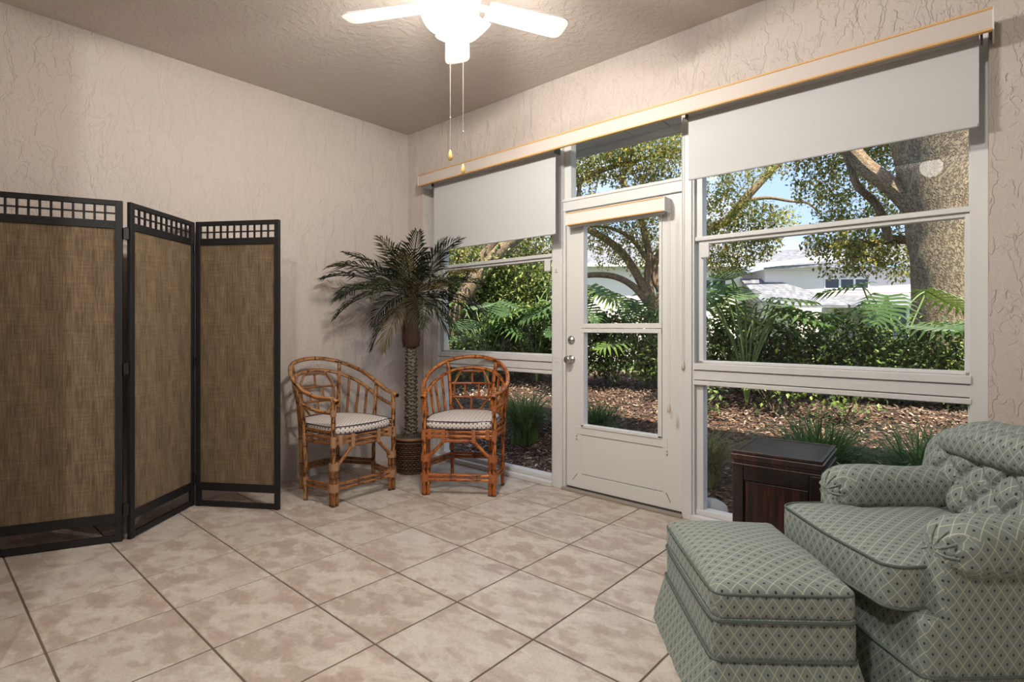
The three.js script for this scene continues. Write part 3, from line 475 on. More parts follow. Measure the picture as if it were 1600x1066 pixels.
  for (let k = 0; k < 24; k++) { const f = k / 23; frond(k * 2.39996 + 0.4, mix(1.45, -0.3, Math.pow(f, 0.85)), mix(0.52, 0.66, Math.sin(f * PI)) * rr(0.92, 1.08), mix(0.6, 1.15, f), k % 7 === 3 ? 2 : k % 5 === 1 ? 1 : k % 3 === 0 ? 3 : 0); }
}

// ---------------------------------------------------------------- wooden chest
{
  const t = thing('wooden_chest', 'dark rosewood chest with framed panels standing at the wide window', 'chest', [-0.757, 0, -2.862], 0.065), w = 0.188, d = 0.21, H = 0.57;
  part(t, 'body', bx(-w + 0.012, w - 0.012, 0.02, 0.5, -d + 0.012, d - 0.016), rosewoodDark);
  for (const sx of [-1, 1]) for (const sz of [-1, 1]) part(t, 'corner_post', bx(sx > 0 ? w - 0.05 : -w, sx > 0 ? w : -w + 0.05, 0, 0.5, sz > 0 ? d - 0.04 : -d, sz > 0 ? d : -d + 0.04, 0.004), rosewoodDark);
  part(t, 'frame_rail', bx(-w + 0.05, w - 0.05, 0.435, 0.5, d - 0.03, d - 0.001, 0.003), rosewoodDark); part(t, 'frame_rail', bx(-w + 0.05, w - 0.05, 0.03, 0.085, d - 0.03, d - 0.001, 0.003), rosewoodDark);
  part(t, 'front_panel', bx(-w + 0.054, w - 0.054, 0.089, 0.431, d - 0.03, d - 0.01, 0.006), rosewood);
  for (const s of [-1, 1]) { part(t, 'side_rail', bx(s > 0 ? w - 0.025 : -w + 0.001, s > 0 ? w - 0.001 : -w + 0.025, 0.435, 0.5, -d + 0.04, d - 0.04, 0.003), rosewoodDark); part(t, 'side_panel', bx(s > 0 ? w - 0.028 : -w + 0.01, s > 0 ? w - 0.01 : -w + 0.028, 0.03, 0.431, -d + 0.044, d - 0.044, 0.004), rosewood); }
  part(t, 'waist_moulding', [bx(-w - 0.004, w + 0.004, 0.5, 0.512, -d - 0.004, d + 0.004, 0.004), bx(-w + 0.004, w - 0.004, 0.512, 0.528, -d + 0.004, d - 0.004, 0.003)], rosewood);
  part(t, 'lid_frame', [bx(-w - 0.006, w + 0.006, 0.528, 0.556, -d - 0.006, d + 0.006, 0.006), bx(-w, w, 0.556, H, d - 0.022, d, 0.003), bx(-w, w, 0.556, H, -d, -d + 0.022, 0.003), bx(-w, -w + 0.02, 0.556, H, -d + 0.022, d - 0.022, 0.003), bx(w - 0.02, w, 0.556, H, -d + 0.022, d - 0.022, 0.003)], rosewood);
  const g = new THREE.BoxGeometry(2 * w - 0.044, 0.012, 2 * d - 0.048).translate(0, 0.56, 0); part(t, 'lid_inset', g, chestTop);
}

// ---------------------------------------------------------------- ottoman
function skirt(w, d, y1, flare, rFold) {              // wavy cloth band with kick pleats at the corners
  const pts = [], per = 60; const side = (x0, z0, x1, z1, nx, nz) => { for (let i = 0; i < per; i++) { const k = i / per; pts.push([mix(x0, x1, k), mix(z0, z1, k), nx, nz, Math.min(k, 1 - k)]); } };
  side(-w, d, w, d, 0, 1); side(w, d, w, -d, 1, 0); side(w, -d, -w, -d, 0, -1); side(-w, -d, -w, d, -1, 0);
  const rows = 8, P = [], I = [], n = pts.length;
  for (let r = 0; r <= rows; r++) { const f = r / rows, y = y1 * (1 - f) + 0.002; pts.forEach(([x, z, nx, nz, e], i) => { const s = Math.sign(x) || 1, q = Math.sign(z) || 1, c = e < 0.045 ? -0.018 * f * (1 - e / 0.045) + 0 : 0, wv = 0.0012 * f * Math.sin(i * 0.55) + flare * f + c; const cx = Math.abs(Math.abs(x) - w) < 1e-6 ? s : 0, cz = Math.abs(Math.abs(z) - d) < 1e-6 ? q : 0; P.push(x + (nx || cx) * wv, y, z + (nz || cz) * wv); }); }
  for (let r = 0; r < rows; r++) for (let i = 0; i < n; i++) { const j = (i + 1) % n; I.push(r * n + i, (r + 1) * n + i, (r + 1) * n + j, r * n + i, (r + 1) * n + j, r * n + j); }
  const g = new THREE.BufferGeometry(); g.setAttribute('position', new THREE.Float32BufferAttribute(P, 3)); g.setIndex(I); g.computeVertexNormals(); void rFold; return boxUV(g);
}
const rect = (w, d, y, r) => { const o = []; for (const [sx, sz, a] of [[1, 1, 0], [-1, 1, 1], [-1, -1, 2], [1, -1, 3]]) for (let k = 0; k <= 4; k++) { const t = (a + k / 4) * PI / 2; o.push([sx * (w - r) + r * Math.cos(t), y, sz * (d - r) + r * Math.sin(t)]); } return o; };
sofaMat.side = THREE.DoubleSide;
{
  const ax = Math.atan2(-0.771, 0.637), t = thing('ottoman', 'sage green patterned upholstered ottoman with skirt', 'ottoman', [-0.641, 0, -1.961], ax), w = 0.288, d = 0.212;   // local x runs along the long side
  const H = 0.375;
  part(t, 'cushion', puff(2 * w, 0.1, 2 * d, 0.03, [36, 8, 28], (q) => { const k = (1 - (q.x / w) ** 2) * (1 - (q.z / d) ** 2); q.y += q.y > 0 ? 0.045 * Math.pow(Math.max(0, k), 0.7) + 0.014 * (fbm(q.x / w * 0.5 + 0.5, q.z / d * 0.5 + 0.5, 3, 3, 2, 601) - 0.5) : 0; }).translate(0, H - 0.05, 0), sofaMat);
  part(t, 'body', puff(2 * w - 0.006, 0.16, 2 * d - 0.006, 0.012, [20, 6, 16]).translate(0, 0.215, 0), sofaMat);
  part(t, 'skirt', skirt(w - 0.002, d - 0.002, 0.165, 0.055), sofaMat);
  part(t, 'piping', tube(rect(w - 0.003, d - 0.003, H - 0.014, 0.03), 0.0045, 120, 6, true), sofaPipe); part(t, 'piping', tube(rect(w + 0.001, d + 0.001, H - 0.092, 0.03), 0.0045, 120, 6, true), sofaPipe); part(t, 'piping', tube(rect(w + 0.002, d + 0.002, 0.168, 0.02), 0.0045, 120, 6, true), sofaPipe);
}
// ---------------------------------------------------------------- armchair
{
  const t = thing('armchair', 'sage green patterned armchair with tufted back and rolled arms', 'armchair', [-0.148, 0, -2.383], -PI / 4 - 0.005);
  const W = 0.335;
  part(t, 'base', puff(2 * W - 0.01, 0.2, 0.72, 0.02, [24, 6, 24]).translate(0, 0.23, -0.04), sofaMat);
  part(t, 'skirt', skirt(W - 0.004, 0.36, 0.16, 0.025).translate(0, 0, -0.04), sofaMat);
  part(t, 'piping', tube(rect(W - 0.002, 0.362, 0.163, 0.02), 0.0045, 120, 6, true).translate(0, 0, -0.04), sofaPipe);
  // T-shaped seat cushion
  {
    const sh = new THREE.Shape(); const o = [[0.262, 0.19], [0.278, 0.33], [0.25, 0.385], [0, 0.402], [-0.27, 0.385], [-0.305, 0.33], [-0.30, 0.17], [-0.235, 0.155], [-0.232, -0.2], [0.232, -0.2], [0.235, 0.155]];
    const cv = new THREE.CatmullRomCurve3(o.map(([x, z]) => new V3(x, 0, z)), true, 'catmullrom', 0.12).getSpacedPoints(150).slice(0, 150), prof = [[0, 0.155], [0.25, 0.153], [0.5, 0.149], [0.75, 0.142], [0.92, 0.134], [0.985, 0.128], [1, 0.12], [1.004, 0.09], [1.004, 0.04], [1, 0.012], [0.985, 0.004], [0.9, 0], [0, 0]], P = [], I = [], N = cv.length; void sh;
    for (const [k, y] of prof) for (const q of cv) P.push(q.x * k, y + 0.012 * (k < 0.95 ? fbm(q.x * k + 0.5, q.z * k + 0.5, 4, 4, 2, 611) - 0.5 : 0), 0.1 + (q.z - 0.1) * k);
    for (let a = 0; a < prof.length - 1; a++) for (let i = 0; i < N; i++) { const j = (i + 1) % N; I.push(a * N + i, (a + 1) * N + j, (a + 1) * N + i, a * N + i, a * N + j, (a + 1) * N + j); }
    const g = new THREE.BufferGeometry(); g.setAttribute('position', new THREE.Float32BufferAttribute(P, 3)); g.setIndex(I); g.computeVertexNormals(); const s = part(t, 'seat_cushion', boxUV(g), sofaMat); s.position.y = 0.325;
    for (const y of [0.129, 0.006]) part(s, 'piping', tube(cv.filter((_, i) => i % 2 === 0).map((q) => [q.x * 1.0, y, 0.1 + (q.z - 0.1) * 1.0]), 0.0045, 150, 6, true), sofaPipe);
  }
  for (const s of [-1, 1]) {
    part(t, 'arm_panel', puff(0.1, 0.38, s > 0 ? 0.56 : 0.5, 0.03, [8, 14, 18]).translate(s * 0.285, 0.33, s > 0 ? -0.01 : -0.04), sofaMat);
    const a = part(t, 'arm_roll', puff(0.17, 0.17, s > 0 ? 0.58 : 0.52, 0.075, [14, 14, 26], (q) => { if (s > 0) q.z -= 0.03; const k = sstep(0.26, 0.17, q.z); q.x *= mix(0.86, 1, k); q.y *= mix(0.86, 1, k); const an = Math.atan2(q.y, q.x); q.z += q.z > 0.2 ? 0.006 * Math.sin(an * 9) * sstep(0.03, 0.06, Math.hypot(q.x, q.y)) : 0; q.y += 0.006 * Math.sin(q.z * 14); }).translate(s * 0.29, 0.515, s > 0 ? 0.01 : -0.05), sofaMat);
    part(a, 'pleat', Array.from({ length: 7 }, (_, k) => { const an = -0.4 + k * 0.62; const zz = s > 0 ? 0.06 : 0; return tube([[s * 0.29 + 0.012 * Math.cos(an), 0.515 + 0.012 * Math.sin(an), 0.208 + zz], [s * 0.29 + 0.04 * Math.cos(an + 0.2), 0.515 + 0.04 * Math.sin(an + 0.2), 0.204 + zz], [s * 0.29 + 0.066 * Math.cos(an + 0.3), 0.515 + 0.066 * Math.sin(an + 0.3), 0.184 + zz]], 0.0035, 8, 5); }), sofaMat);
  }
  // tufted back leaning away, with a rolled top
  const bh = 0.58, bw = 0.80, bt = 0.17, px = 0.12, py = 0.15, btn = [];
  for (let m = -8; m <= 8; m++) for (let n = -8; n <= 8; n++) { const x = px * (m + n) / 2, y = py * (m - n) / 2; if (Math.abs(x) < 0.27 && y > -0.16 && y < 0.14) btn.push([x, y]); }
  const lean = (q) => { q.z -= 0.26 * (q.y + 0.29); };
  const g = puff(bw, bh, bt, 0.075, [96, 72, 14], (q) => {
    if (q.z > 0.03) {
      const a = q.x / px + q.y / py, b = q.x / px - q.y / py, k = Math.pow(Math.abs(Math.sin(PI * a) * Math.sin(PI * b)), 0.42), inside = sstep(0.335, 0.27, Math.abs(q.x)) * sstep(-0.24, -0.16, q.y) * sstep(0.2, 0.12, q.y);
      q.z += inside * (0.042 * k - 0.012) + (1 - inside) * 0.012 * sstep(0.39, 0.3, Math.abs(q.x));
    }
    q.x *= 1 + 0.05 * sstep(-0.25, 0.2, q.y); q.y -= 0.07 * sstep(0.2, 0.42, Math.abs(q.x)) * sstep(0, 0.25, q.y); lean(q);
  }).translate(0, 0.5, -0.25);
  const b = part(t, 'backrest', g, sofaMat);
  part(b, 'back_roll', puff(0.62, 0.13, 0.13, 0.055, [40, 12, 12], (q) => { const e = (q.x / 0.31) ** 2; q.y = q.y * (1 - 0.55 * e) - 0.02 * e; q.z *= 1 - 0.6 * e; }).translate(0, 0.715, -0.285), sofaMat);
  for (const [x, y] of btn) part(b, 'button', sphere(x * (1 + 0.05 * sstep(-0.25, 0.2, y)), y + 0.5, -0.25 + 0.085 - 0.012 - 0.26 * (y + 0.29) + 0.003, 0.011, 1, 1, 0.6, 8, 6), sofaMat);
}

// ================================================================ outdoors
// roof with vented soffit and fascia
{
  const roof = struct('trim_3', [bx(-5.2, 3.2, 2.92, 3.1, -3.85, 4.8)], std(lin(0.2, 0.19, 0.18), 0.9), 'roof deck over the house', 'roof');
  void roof;
  const sf = struct('trim_4', bx(-5.2, 3.2, 2.668, 2.675, -3.84, -3.24), std(lin(0.3, 0.3, 0.3), 0.8), 'white soffit under the eaves outside the transom', 'soffit'), sm = std(lin(0.62, 0.62, 0.61), 0.6);
  for (let k = 0; k < 26; k++) { const x = -5.15 + k * 0.305; part(sf, 'soffit_panel', bx(x, x + 0.297, 2.655, 2.669, -3.83, -3.26, 0.002), sm); }
  part(sf, 'fascia_board', bx(-5.2, 3.2, 2.60, 2.95, -3.87, -3.84), std(lin(0.6, 0.6, 0.58), 0.6));
  part(sf, 'eave_wall', bx(-5.2, 3.2, 2.52, 2.95, -3.27, -3.252), std(lin(0.6, 0.52, 0.45), 0.9));
}
const groundY = (x, z) => { const w = -(z + 3.3); const b = w < 0.25 ? -0.06 : -0.06 + 0.48 * sstep(0.2, 2.6, w) - 0.95 * sstep(4.5, 9, w); return b + 0.06 * (fbm(((x + 20) / 40), ((z + 20) / 40), 24, 24, 3, 701) - 0.5); };
{
  const nx = 110, nz = 70, g = new THREE.PlaneGeometry(16, 9.5, nx, nz).rotateX(-PI / 2).translate(-4, 0, -3.25 - 4.75), p = g.attributes.position;
  for (let i = 0; i < p.count; i++) p.setY(i, groundY(p.getX(i), p.getZ(i)));
  g.computeVertexNormals(); const uv = g.attributes.uv; for (let i = 0; i < p.count; i++) uv.setXY(i, p.getX(i), p.getZ(i));
  const mt = tex(512, 512, (u, v) => { const a = fbm(u, v, 40, 60, 4, 711), b = fbm(u, v, 8, 8, 3, 721); return mixc(mixc([0.16, 0.10, 0.07], [0.50, 0.34, 0.24], sstep(0.35, 0.7, a)), [0.10, 0.065, 0.045], 0.5 * b); }, { repeat: [1 / 1.1, 1 / 1.1] });
  struct('ground', g, std(0xffffff, 0.95, { map: mt, bumpMap: mt, bumpScale: 0.02 }), 'brown mulched garden bed outside the windows', 'ground');
  const lawn = new THREE.PlaneGeometry(120, 80).rotateX(-PI / 2).translate(-20, -0.65, -50);
  struct('ground_lawn', lawn, std(lin(0.09, 0.14, 0.04), 0.95), 'green lawn between the garden and the pink houses', 'lawn');
  // mulch chips and fallen leaves
  const chip = new THREE.BoxGeometry(1, 0.16, 0.34), N = 48000, im = new THREE.InstancedMesh(chip, std(0xffffff, 0.9), N), m = new THREE.Matrix4(), q = new THREE.Quaternion(), e = new THREE.Euler(), c = new THREE.Color();
  for (let i = 0; i < N; i++) {
    const x = rr(-8, 2), z = -3.32 - 5 * Math.pow(rnd(), 1.3), s = rr(0.018, 0.048); e.set(rr(-0.5, 0.5), rr(0, 7), rr(-0.5, 0.5)); q.setFromEuler(e);
    m.compose(new V3(x, groundY(x, z) + rr(0, 0.018), z), q, new V3(s, s * 0.8, s)); im.setMatrixAt(i, m);
    const k = rnd(); c.setRGB(...(k < 0.4 ? [0.11, 0.07, 0.048] : k < 0.75 ? [0.2, 0.135, 0.095] : k < 0.93 ? [0.33, 0.24, 0.17] : [0.5, 0.4, 0.3])).multiplyScalar(rr(0.7, 1.2)); im.setColorAt(i, c);
  }
  setShadow(im); im.name = 'mulch'; im.userData = { kind: 'stuff', label: 'brown wood mulch and dry leaves on the garden bed', category: 'mulch' }; scene.add(im);
}
// leaves of trees and shrubs, one cloud of small leaves for each plant
const leafGeo = (() => { const g = new THREE.BufferGeometry(), P = [0, 0, 0, 0.28, 0.06, 0.42, 0, 0, 0.5, 0, 0, 0, 0, 0, 0.5, -0.28, 0.06, 0.42, 0.28, 0.06, 0.42, 0, -0.04, 1, 0, 0, 0.5, 0, 0, 0.5, 0, -0.04, 1, -0.28, 0.06, 0.42]; g.setAttribute('position', new THREE.Float32BufferAttribute(P, 3)); g.computeVertexNormals(); return g; })();
function foliage(parent, blobs, density, size, mat, tints, name = 'foliage', shell = 0.5) {
  let n = 0; for (const b of blobs) n += Math.round(density * (b[3] / 0.3) ** 2);
  const im = new THREE.InstancedMesh(leafGeo, mat, n), m = new THREE.Matrix4(), q = new THREE.Quaternion(), e = new THREE.Euler(), c = new THREE.Color(); let i = 0;
  for (const [x, y, z, r, sy = 1] of blobs) for (let k = 0; k < Math.round(density * (r / 0.3) ** 2); k++) {
    const d = new V3(rr(-1, 1), rr(-1, 1), rr(-1, 1)); while (d.length() > 1) d.set(rr(-1, 1), rr(-1, 1), rr(-1, 1)); const L = d.length(); d.multiplyScalar(r * Math.pow(L, shell) / L * rr(0.85, 1.2)); d.y *= sy;
    e.set(rr(-0.6, 1.4), rr(0, 7), rr(-0.7, 0.7), 'YXZ'); q.setFromEuler(e); const s = size * rr(0.65, 1.25); m.compose(new V3(x, y, z).add(d), q, new V3(s, s, s)); im.setMatrixAt(i, m);
    const t = tints[Math.floor(rnd() * tints.length)]; c.setRGB(...t).multiplyScalar(rr(0.7, 1.3)); im.setColorAt(i++, c);
  }
  setShadow(im); im.name = name; im.userData = { kind: 'stuff' }; parent.add(im); return im;
}
const treeLeaf = phys(0xffffff, 0.97, { side: THREE.DoubleSide, transmission: 0.45, thickness: 0, ior: 1.3, specularIntensity: 0.5 });
const oakT = [[0.19, 0.24, 0.05], [0.28, 0.3, 0.06], [0.42, 0.37, 0.08], [0.13, 0.19, 0.04], [0.52, 0.4, 0.1]], shrubT = [[0.065, 0.125, 0.025], [0.095, 0.17, 0.03], [0.045, 0.085, 0.02], [0.16, 0.24, 0.04], [0.25, 0.3, 0.07]];
const sub = (pts, o) => pts.map(([x, y, z]) => [x - o[0], y - o[1], z - o[2]]);
{
  const o = [-0.32, 0.3, -7.75], t = thing('oak_tree', 'thick oak trunk with rough bark beside the wide window frame', 'tree', o);
  part(t, 'trunk', taperTube(sub([[-0.3, -0.1, -7.76], [-0.32, 0.25, -7.76], [-0.33, 0.81, -7.75], [-0.36, 1.38, -7.73], [-0.38, 1.94, -7.69], [-0.42, 2.44, -7.65], [-0.45, 2.93, -7.62], [-0.46, 3.43, -7.62], [-0.42, 4.4, -7.66]], o), [0.52, 0.42, 0.37, 0.35, 0.345, 0.36, 0.42, 0.48, 0.5], 70, 40, 0.22, 5), barkMat);
  const L = [[[[-0.4, 2.2, -7.6], [-0.54, 2.33, -7.56], [-0.74, 2.6, -7.52], [-0.94, 2.83, -7.47], [-1.13, 3.04, -7.44], [-1.24, 3.26, -7.47], [-1.3, 3.58, -7.56], [-1.47, 3.97, -7.54]], [0.16, 0.1, 0.085, 0.06]], [[[-1.13, 3.04, -7.44], [-1.26, 3.21, -7.32], [-1.46, 3.36, -7.15], [-1.68, 3.62, -6.95]], [0.07, 0.05, 0.03]], [[[-0.95, 2.2, -8.0], [-1.02, 2.53, -7.94], [-1.07, 2.66, -7.89], [-1.24, 2.88, -7.75], [-1.3, 3.1, -7.7], [-1.41, 3.46, -7.59]], [0.05, 0.045, 0.03]],
    [[[-0.5, 2.1, -7.8], [-0.9, 2.25, -8.3], [-1.5, 2.2, -8.1], [-1.8, 2.3, -8.3]], [0.08, 0.05, 0.02]], [[[-0.5, 3.2, -7.7], [-0.9, 3.6, -8.4], [-1.5, 3.4, -8.4]], [0.1, 0.06, 0.02]]];
  for (const [p, r] of L) part(t, 'branch', taperTube(sub(p, o), r, 24, 9, 0.2, 6), limbMat);
  foliage(t, Array.from({ length: 15 }, (_, k) => [-2.4 + 0.22 * k + rr(-0.3, 0.3) - o[0], rr(5.2, 6.4) - o[1], rr(-5.9, -3.9) - o[2], rr(0.35, 0.6)]), 230, 0.09, treeLeaf, oakT, 'upper_crown');
  for (const e of [[-1.6, 5.6, -5.6], [-2.2, 5.8, -5.0], [0.2, 5.7, -5.4]]) part(t, 'branch', taperTube(sub([[-0.42, 3.9, -7.66], [(e[0] - 0.42) / 2, 4.9, -6.8], e], o), [0.16, 0.1, 0.05], 16, 9, 0.2, 12), limbMat);
  foliage(t, [[-1.87, 3.6, -7.72, 0.29], [-1.62, 3.44, -7.94, 0.33], [-1.79, 3.2, -8.06, 0.25], [-1.58, 3.17, -8.51, 0.26], [-1.21, 3.53, -8.04, 0.32], [-1, 3.59, -8.76, 0.3], [-1.14, 3.38, -9.04, 0.27], [-1.46, 3.01, -9.16, 0.37], [-1.11, 3.06, -9.74, 0.28], [-1.78, 2.96, -9.14, 0.24], [-2.06, 3.15, -8.89, 0.17], [-1.62, 2.32, -7.94, 0.21], [-1.39, 2.33, -7.88, 0.28], [-1.19, 2.32, -8.33, 0.33], [-0.94, 2.28, -8.55, 0.33], [-1.5, 2.07, -8.05, 0.25], [-1.25, 2.03, -8.27, 0.21], [-1.01, 2.05, -9.16, 0.22], [-1.87, 2.27, -8.39, 0.13], [-1.22, 2.12, -7.63, 0.23], [-1.56, 4.14, -8, 0.5], [-0.94, 4.14, -8.55, 0.5], [-0.64, 4.55, -8.82, 0.58], [-2.48, 4.56, -8.51, 0.57]].map(([x, y, z, r]) => [x - o[0], y - o[1], z - o[2], r * 1.15]), 620, 0.055, treeLeaf, oakT);
}
{
  const o = [-4.65, 0.3, -9.25], t = thing('spreading_tree', 'tree with many spreading grey limbs seen through the door glass', 'tree', o);
  part(t, 'trunk', taperTube(sub([[-4.62, -0.2, -9.25], [-4.65, 0.58, -9.25], [-4.67, 1.29, -9.24], [-4.69, 1.66, -9.22]], o), [0.2, 0.15, 0.14, 0.11], 20, 14, 0.2, 7), limbMat);
  const L = [[[[-4.68, 1.5, -9.22], [-4.86, 2.0, -9.07], [-5.04, 2.41, -8.91], [-5.26, 2.71, -8.71], [-5.52, 2.92, -8.48], [-5.83, 3.12, -8.2], [-6.18, 3.41, -7.89]], [0.13, 0.11, 0.09, 0.07]], [[[-4.69, 1.55, -9.22], [-4.76, 2.12, -9.16], [-4.73, 2.41, -9.18], [-4.79, 2.82, -9.13], [-4.86, 3.18, -9.07], [-5.0, 3.65, -8.95], [-5.21, 4.0, -8.75]], [0.13, 0.1, 0.08, 0.05]],
    [[[-4.66, 1.4, -9.24], [-4.58, 1.82, -9.3], [-4.65, 2.0, -9.24], [-4.63, 2.41, -9.25], [-4.51, 2.71, -9.38], [-4.32, 3.29, -9.55], [-4.25, 3.88, -9.62]], [0.12, 0.09, 0.07, 0.04]], [[[-4.68, 1.5, -9.21], [-4.95, 1.9, -8.99], [-5.17, 2.07, -8.79], [-5.39, 2.12, -8.59], [-5.64, 2.1, -8.37], [-5.92, 2.0, -8.12]], [0.12, 0.09, 0.08, 0.06]],
    [[[-4.64, 1.3, -9.26], [-4.42, 2.0, -9.46], [-4.16, 2.65, -9.69], [-3.98, 2.92, -9.85], [-3.68, 3.12, -10.13], [-3.46, 3.47, -10.32], [-3.24, 3.79, -10.52], [-2.97, 4.18, -10.76], [-2.8, 4.42, -10.91]], [0.14, 0.13, 0.12, 0.08]], [[[-3.45, 3.48, -10.33], [-3.1, 3.54, -10.64], [-2.8, 3.48, -10.91], [-2.56, 3.44, -11.13], [-2.36, 3.2, -11.31]], [0.06, 0.04, 0.02]],
    [[[-4.76, 2.4, -9.16], [-5.0, 2.8, -8.95], [-5.26, 2.98, -8.71], [-5.6, 3.02, -8.4]], [0.07, 0.05, 0.03]], [[[-5.48, 3.35, -7.17], [-5.25, 3.48, -7.38], [-4.89, 3.74, -7.7], [-4.46, 3.91, -8.09], [-3.86, 4.12, -8.62]], [0.1, 0.08, 0.05, 0.03]], [[[-5.17, 3.08, -7.45], [-5.13, 3.51, -7.49], [-5.21, 3.9, -7.42]], [0.06, 0.05, 0.03]], [[[-4.55, 3.0, -8.0], [-4.6, 3.51, -7.96], [-4.54, 3.8, -8.02], [-4.46, 4.1, -8.09]], [0.045, 0.04, 0.03]]];
  for (const [p, r] of L) part(t, 'branch', taperTube(sub(p, o), r.map((q) => q * 0.68), 26, 9, 0.2, 8), limbMat);
  foliage(t, [[-3.51, 3.51, -8.94, 0.32], [-3.35, 3.08, -9.08, 0.32], [-3.74, 3.02, -9.4, 0.31], [-3.37, 3.75, -9.73, 0.28], [-2.99, 2.92, -9.4, 0.32], [-2.86, 2.91, -9.79, 0.27], [-3.11, 2.76, -9.29, 0.27], [-2.74, 3.02, -10.29, 0.22], [-3.07, 3.92, -9.99, 0.22], [-2.68, 3.93, -9.68, 0.23], [-3.51, 2.44, -8.94, 0.27], [-3.35, 2.34, -9.08, 0.23], [-3.11, 2.44, -9.29, 0.27], [-2.91, 2.5, -9.47, 0.21], [-3.62, 2.24, -9.51, 0.2], [-3.21, 2.25, -9.6, 0.16], [-2.82, 2.6, -9.82, 0.15], [-5.52, 3.06, -8.48, 0.35], [-5.21, 3.06, -8.75, 0.41], [-4.86, 3.06, -9.07, 0.35], [-4.6, 3.12, -9.3, 0.29], [-5, 2.53, -8.95, 0.26], [-4.97, 2.72, -9.64, 0.22], [-5.57, 2.54, -9.11, 0.22], [-4.56, 2.47, -9.34, 0.18], [-5.75, 2.78, -8.94, 0.15], [-5.35, 2.34, -9.97, 0.18], [-5.13, 3.56, -7.49, 0.3], [-4.93, 3.88, -7.66, 0.3], [-5.17, 3.93, -7.45, 0.27], [-4.69, 3.93, -7.88, 0.3], [-4.5, 3.56, -8.05, 0.27], [-4.38, 3.98, -8.16, 0.32], [-3.91, 3.93, -7.91, 0.3], [-3.76, 3.68, -8.04, 0.3], [-4.05, 3.56, -8.19, 0.26], [-3.69, 4.03, -8.11, 0.25], [-4.57, 4.14, -7.98, 0.3], [-4.39, 3.45, -8.41, 0.27], [-4.85, 4.3, -7.74, 0.42], [-4.22, 4.46, -8.3, 0.48]].map(([x, y, z, r]) => [x - o[0], y - o[1], z - o[2], r * 1.2]), 520, 0.06, treeLeaf, oakT);
}
{
  const o = [-5.75, 0.35, -4.9], t = thing('leaning_tree', 'leaning tree with a slanting brown limb behind the palm window', 'tree', o);
  part(t, 'trunk', taperTube(sub([[-5.8, 0.0, -4.9], [-5.69, 0.73, -4.97], [-5.53, 1.43, -5.12], [-5.36, 1.79, -5.27], [-5.16, 2.1, -5.44], [-4.97, 2.36, -5.62], [-4.77, 2.58, -5.8], [-4.57, 2.94, -5.97]], o), [0.16, 0.13, 0.12, 0.11, 0.1, 0.08], 30, 12, 0.2, 9), limbMat);
  part(t, 'branch', taperTube(sub([[-5.4, 1.75, -5.25], [-5.23, 2.18, -5.38], [-5.05, 2.49, -5.5], [-4.85, 2.67, -5.6]], o), [0.09, 0.08, 0.06], 16, 9, 0.2, 10), limbMat);
  foliage(t, [[-5.63, 2.23, -5.03, 0.35], [-5.72, 2.35, -5.62, 0.38], [-5.7, 2.32, -6.3, 0.4], [-5.33, 2.42, -6.64, 0.35], [-5.48, 2.02, -6.5, 0.35], [-5.85, 1.97, -6.17, 0.4], [-5.56, 2.02, -7.1, 0.27], [-5.86, 1.92, -5.49, 0.38], [-5.63, 1.72, -6.37, 0.3], [-6.07, 1.73, -5.3, 0.38], [-5.6, 2.23, -7.06, 0.27], [-5.72, 2.68, -5.62, 0.47], [-5.3, 2.68, -6, 0.47], [-5.25, 2.82, -6.7, 0.4], [-6.4, 1.4, -5.6, 0.6], [-6.2, 1.3, -6.4, 0.6]].map(([x, y, z, r]) => [x - o[0], y - o[1], z - o[2], r * 1.15]), 620, 0.055, treeLeaf, oakT);
}
// hedge shrubs
const shrubLeaf = phys(0xffffff, 0.9, { side: THREE.DoubleSide, transmission: 0.3, thickness: 0, ior: 1.4, specularIntensity: 0.6, clearcoat: 0.3, clearcoatRoughness: 0.35 });
[[-5.75, -5.3, 0.95, 'under the leaning tree'], [-5.2, -5.55, 1.0, 'behind the palm window'], [-4.7, -5.8, 1.0, 'behind the tan mulch slope'], [-4.15, -5.95, 0.95, 'between the palm window and the door'], [-3.6, -5.95, 0.9, 'seen through the lower door glass'], [-3.0, -5.95, 0.85, 'under the spreading tree'], [-2.5, -6.0, 0.85, 'beside the door post'], [-2.05, -6.1, 0.85, 'beside the split-leaf plant'],
  [-1.6, -6.15, 0.85, 'behind the wooden chest'], [-1.15, -6.25, 0.82, 'below the pink house'], [-0.75, -6.3, 0.78, 'before the oak trunk'], [-0.3, -6.35, 0.7, 'at the foot of the oak'], [0.25, -6.4, 0.8, 'just past the oak trunk'], [0.8, -6.4, 0.85, 'well past the oak trunk, last but one of the row'], [1.35, -6.3, 0.85, 'at the end of the row past the oak']].forEach(([x, z, h, where], i) => {
  const y = groundY(x, z), t = thing('hedge_shrub', 'glossy green hedge shrub ' + where, 'shrub', [x, y, z], 0, 'hedge shrubs outside');
  part(t, 'stems', Array.from({ length: 7 }, (_, k) => { const a = k * 0.9 + i; return tube([[0.05 * Math.cos(a), 0, 0.05 * Math.sin(a)], [0.12 * Math.cos(a), h * 0.3, 0.12 * Math.sin(a)], [0.22 * Math.cos(a + 0.4), h * 0.75, 0.22 * Math.sin(a + 0.4)]], 0.008, 8, 5); }), limbMat);
  foliage(t, [[0, h * 0.72, 0, 0.3], [0.17, h * 0.55, 0.08, 0.25], [-0.18, h * 0.5, -0.06, 0.26], [0.05, h * 0.42, 0.17, 0.24], [-0.06, h * 0.82, 0.05, 0.22], [0.1, h * 0.33, 0.1, 0.2], [-0.12, h * 0.35, 0.13, 0.2]], 640, 0.058, shrubLeaf, shrubT);
});
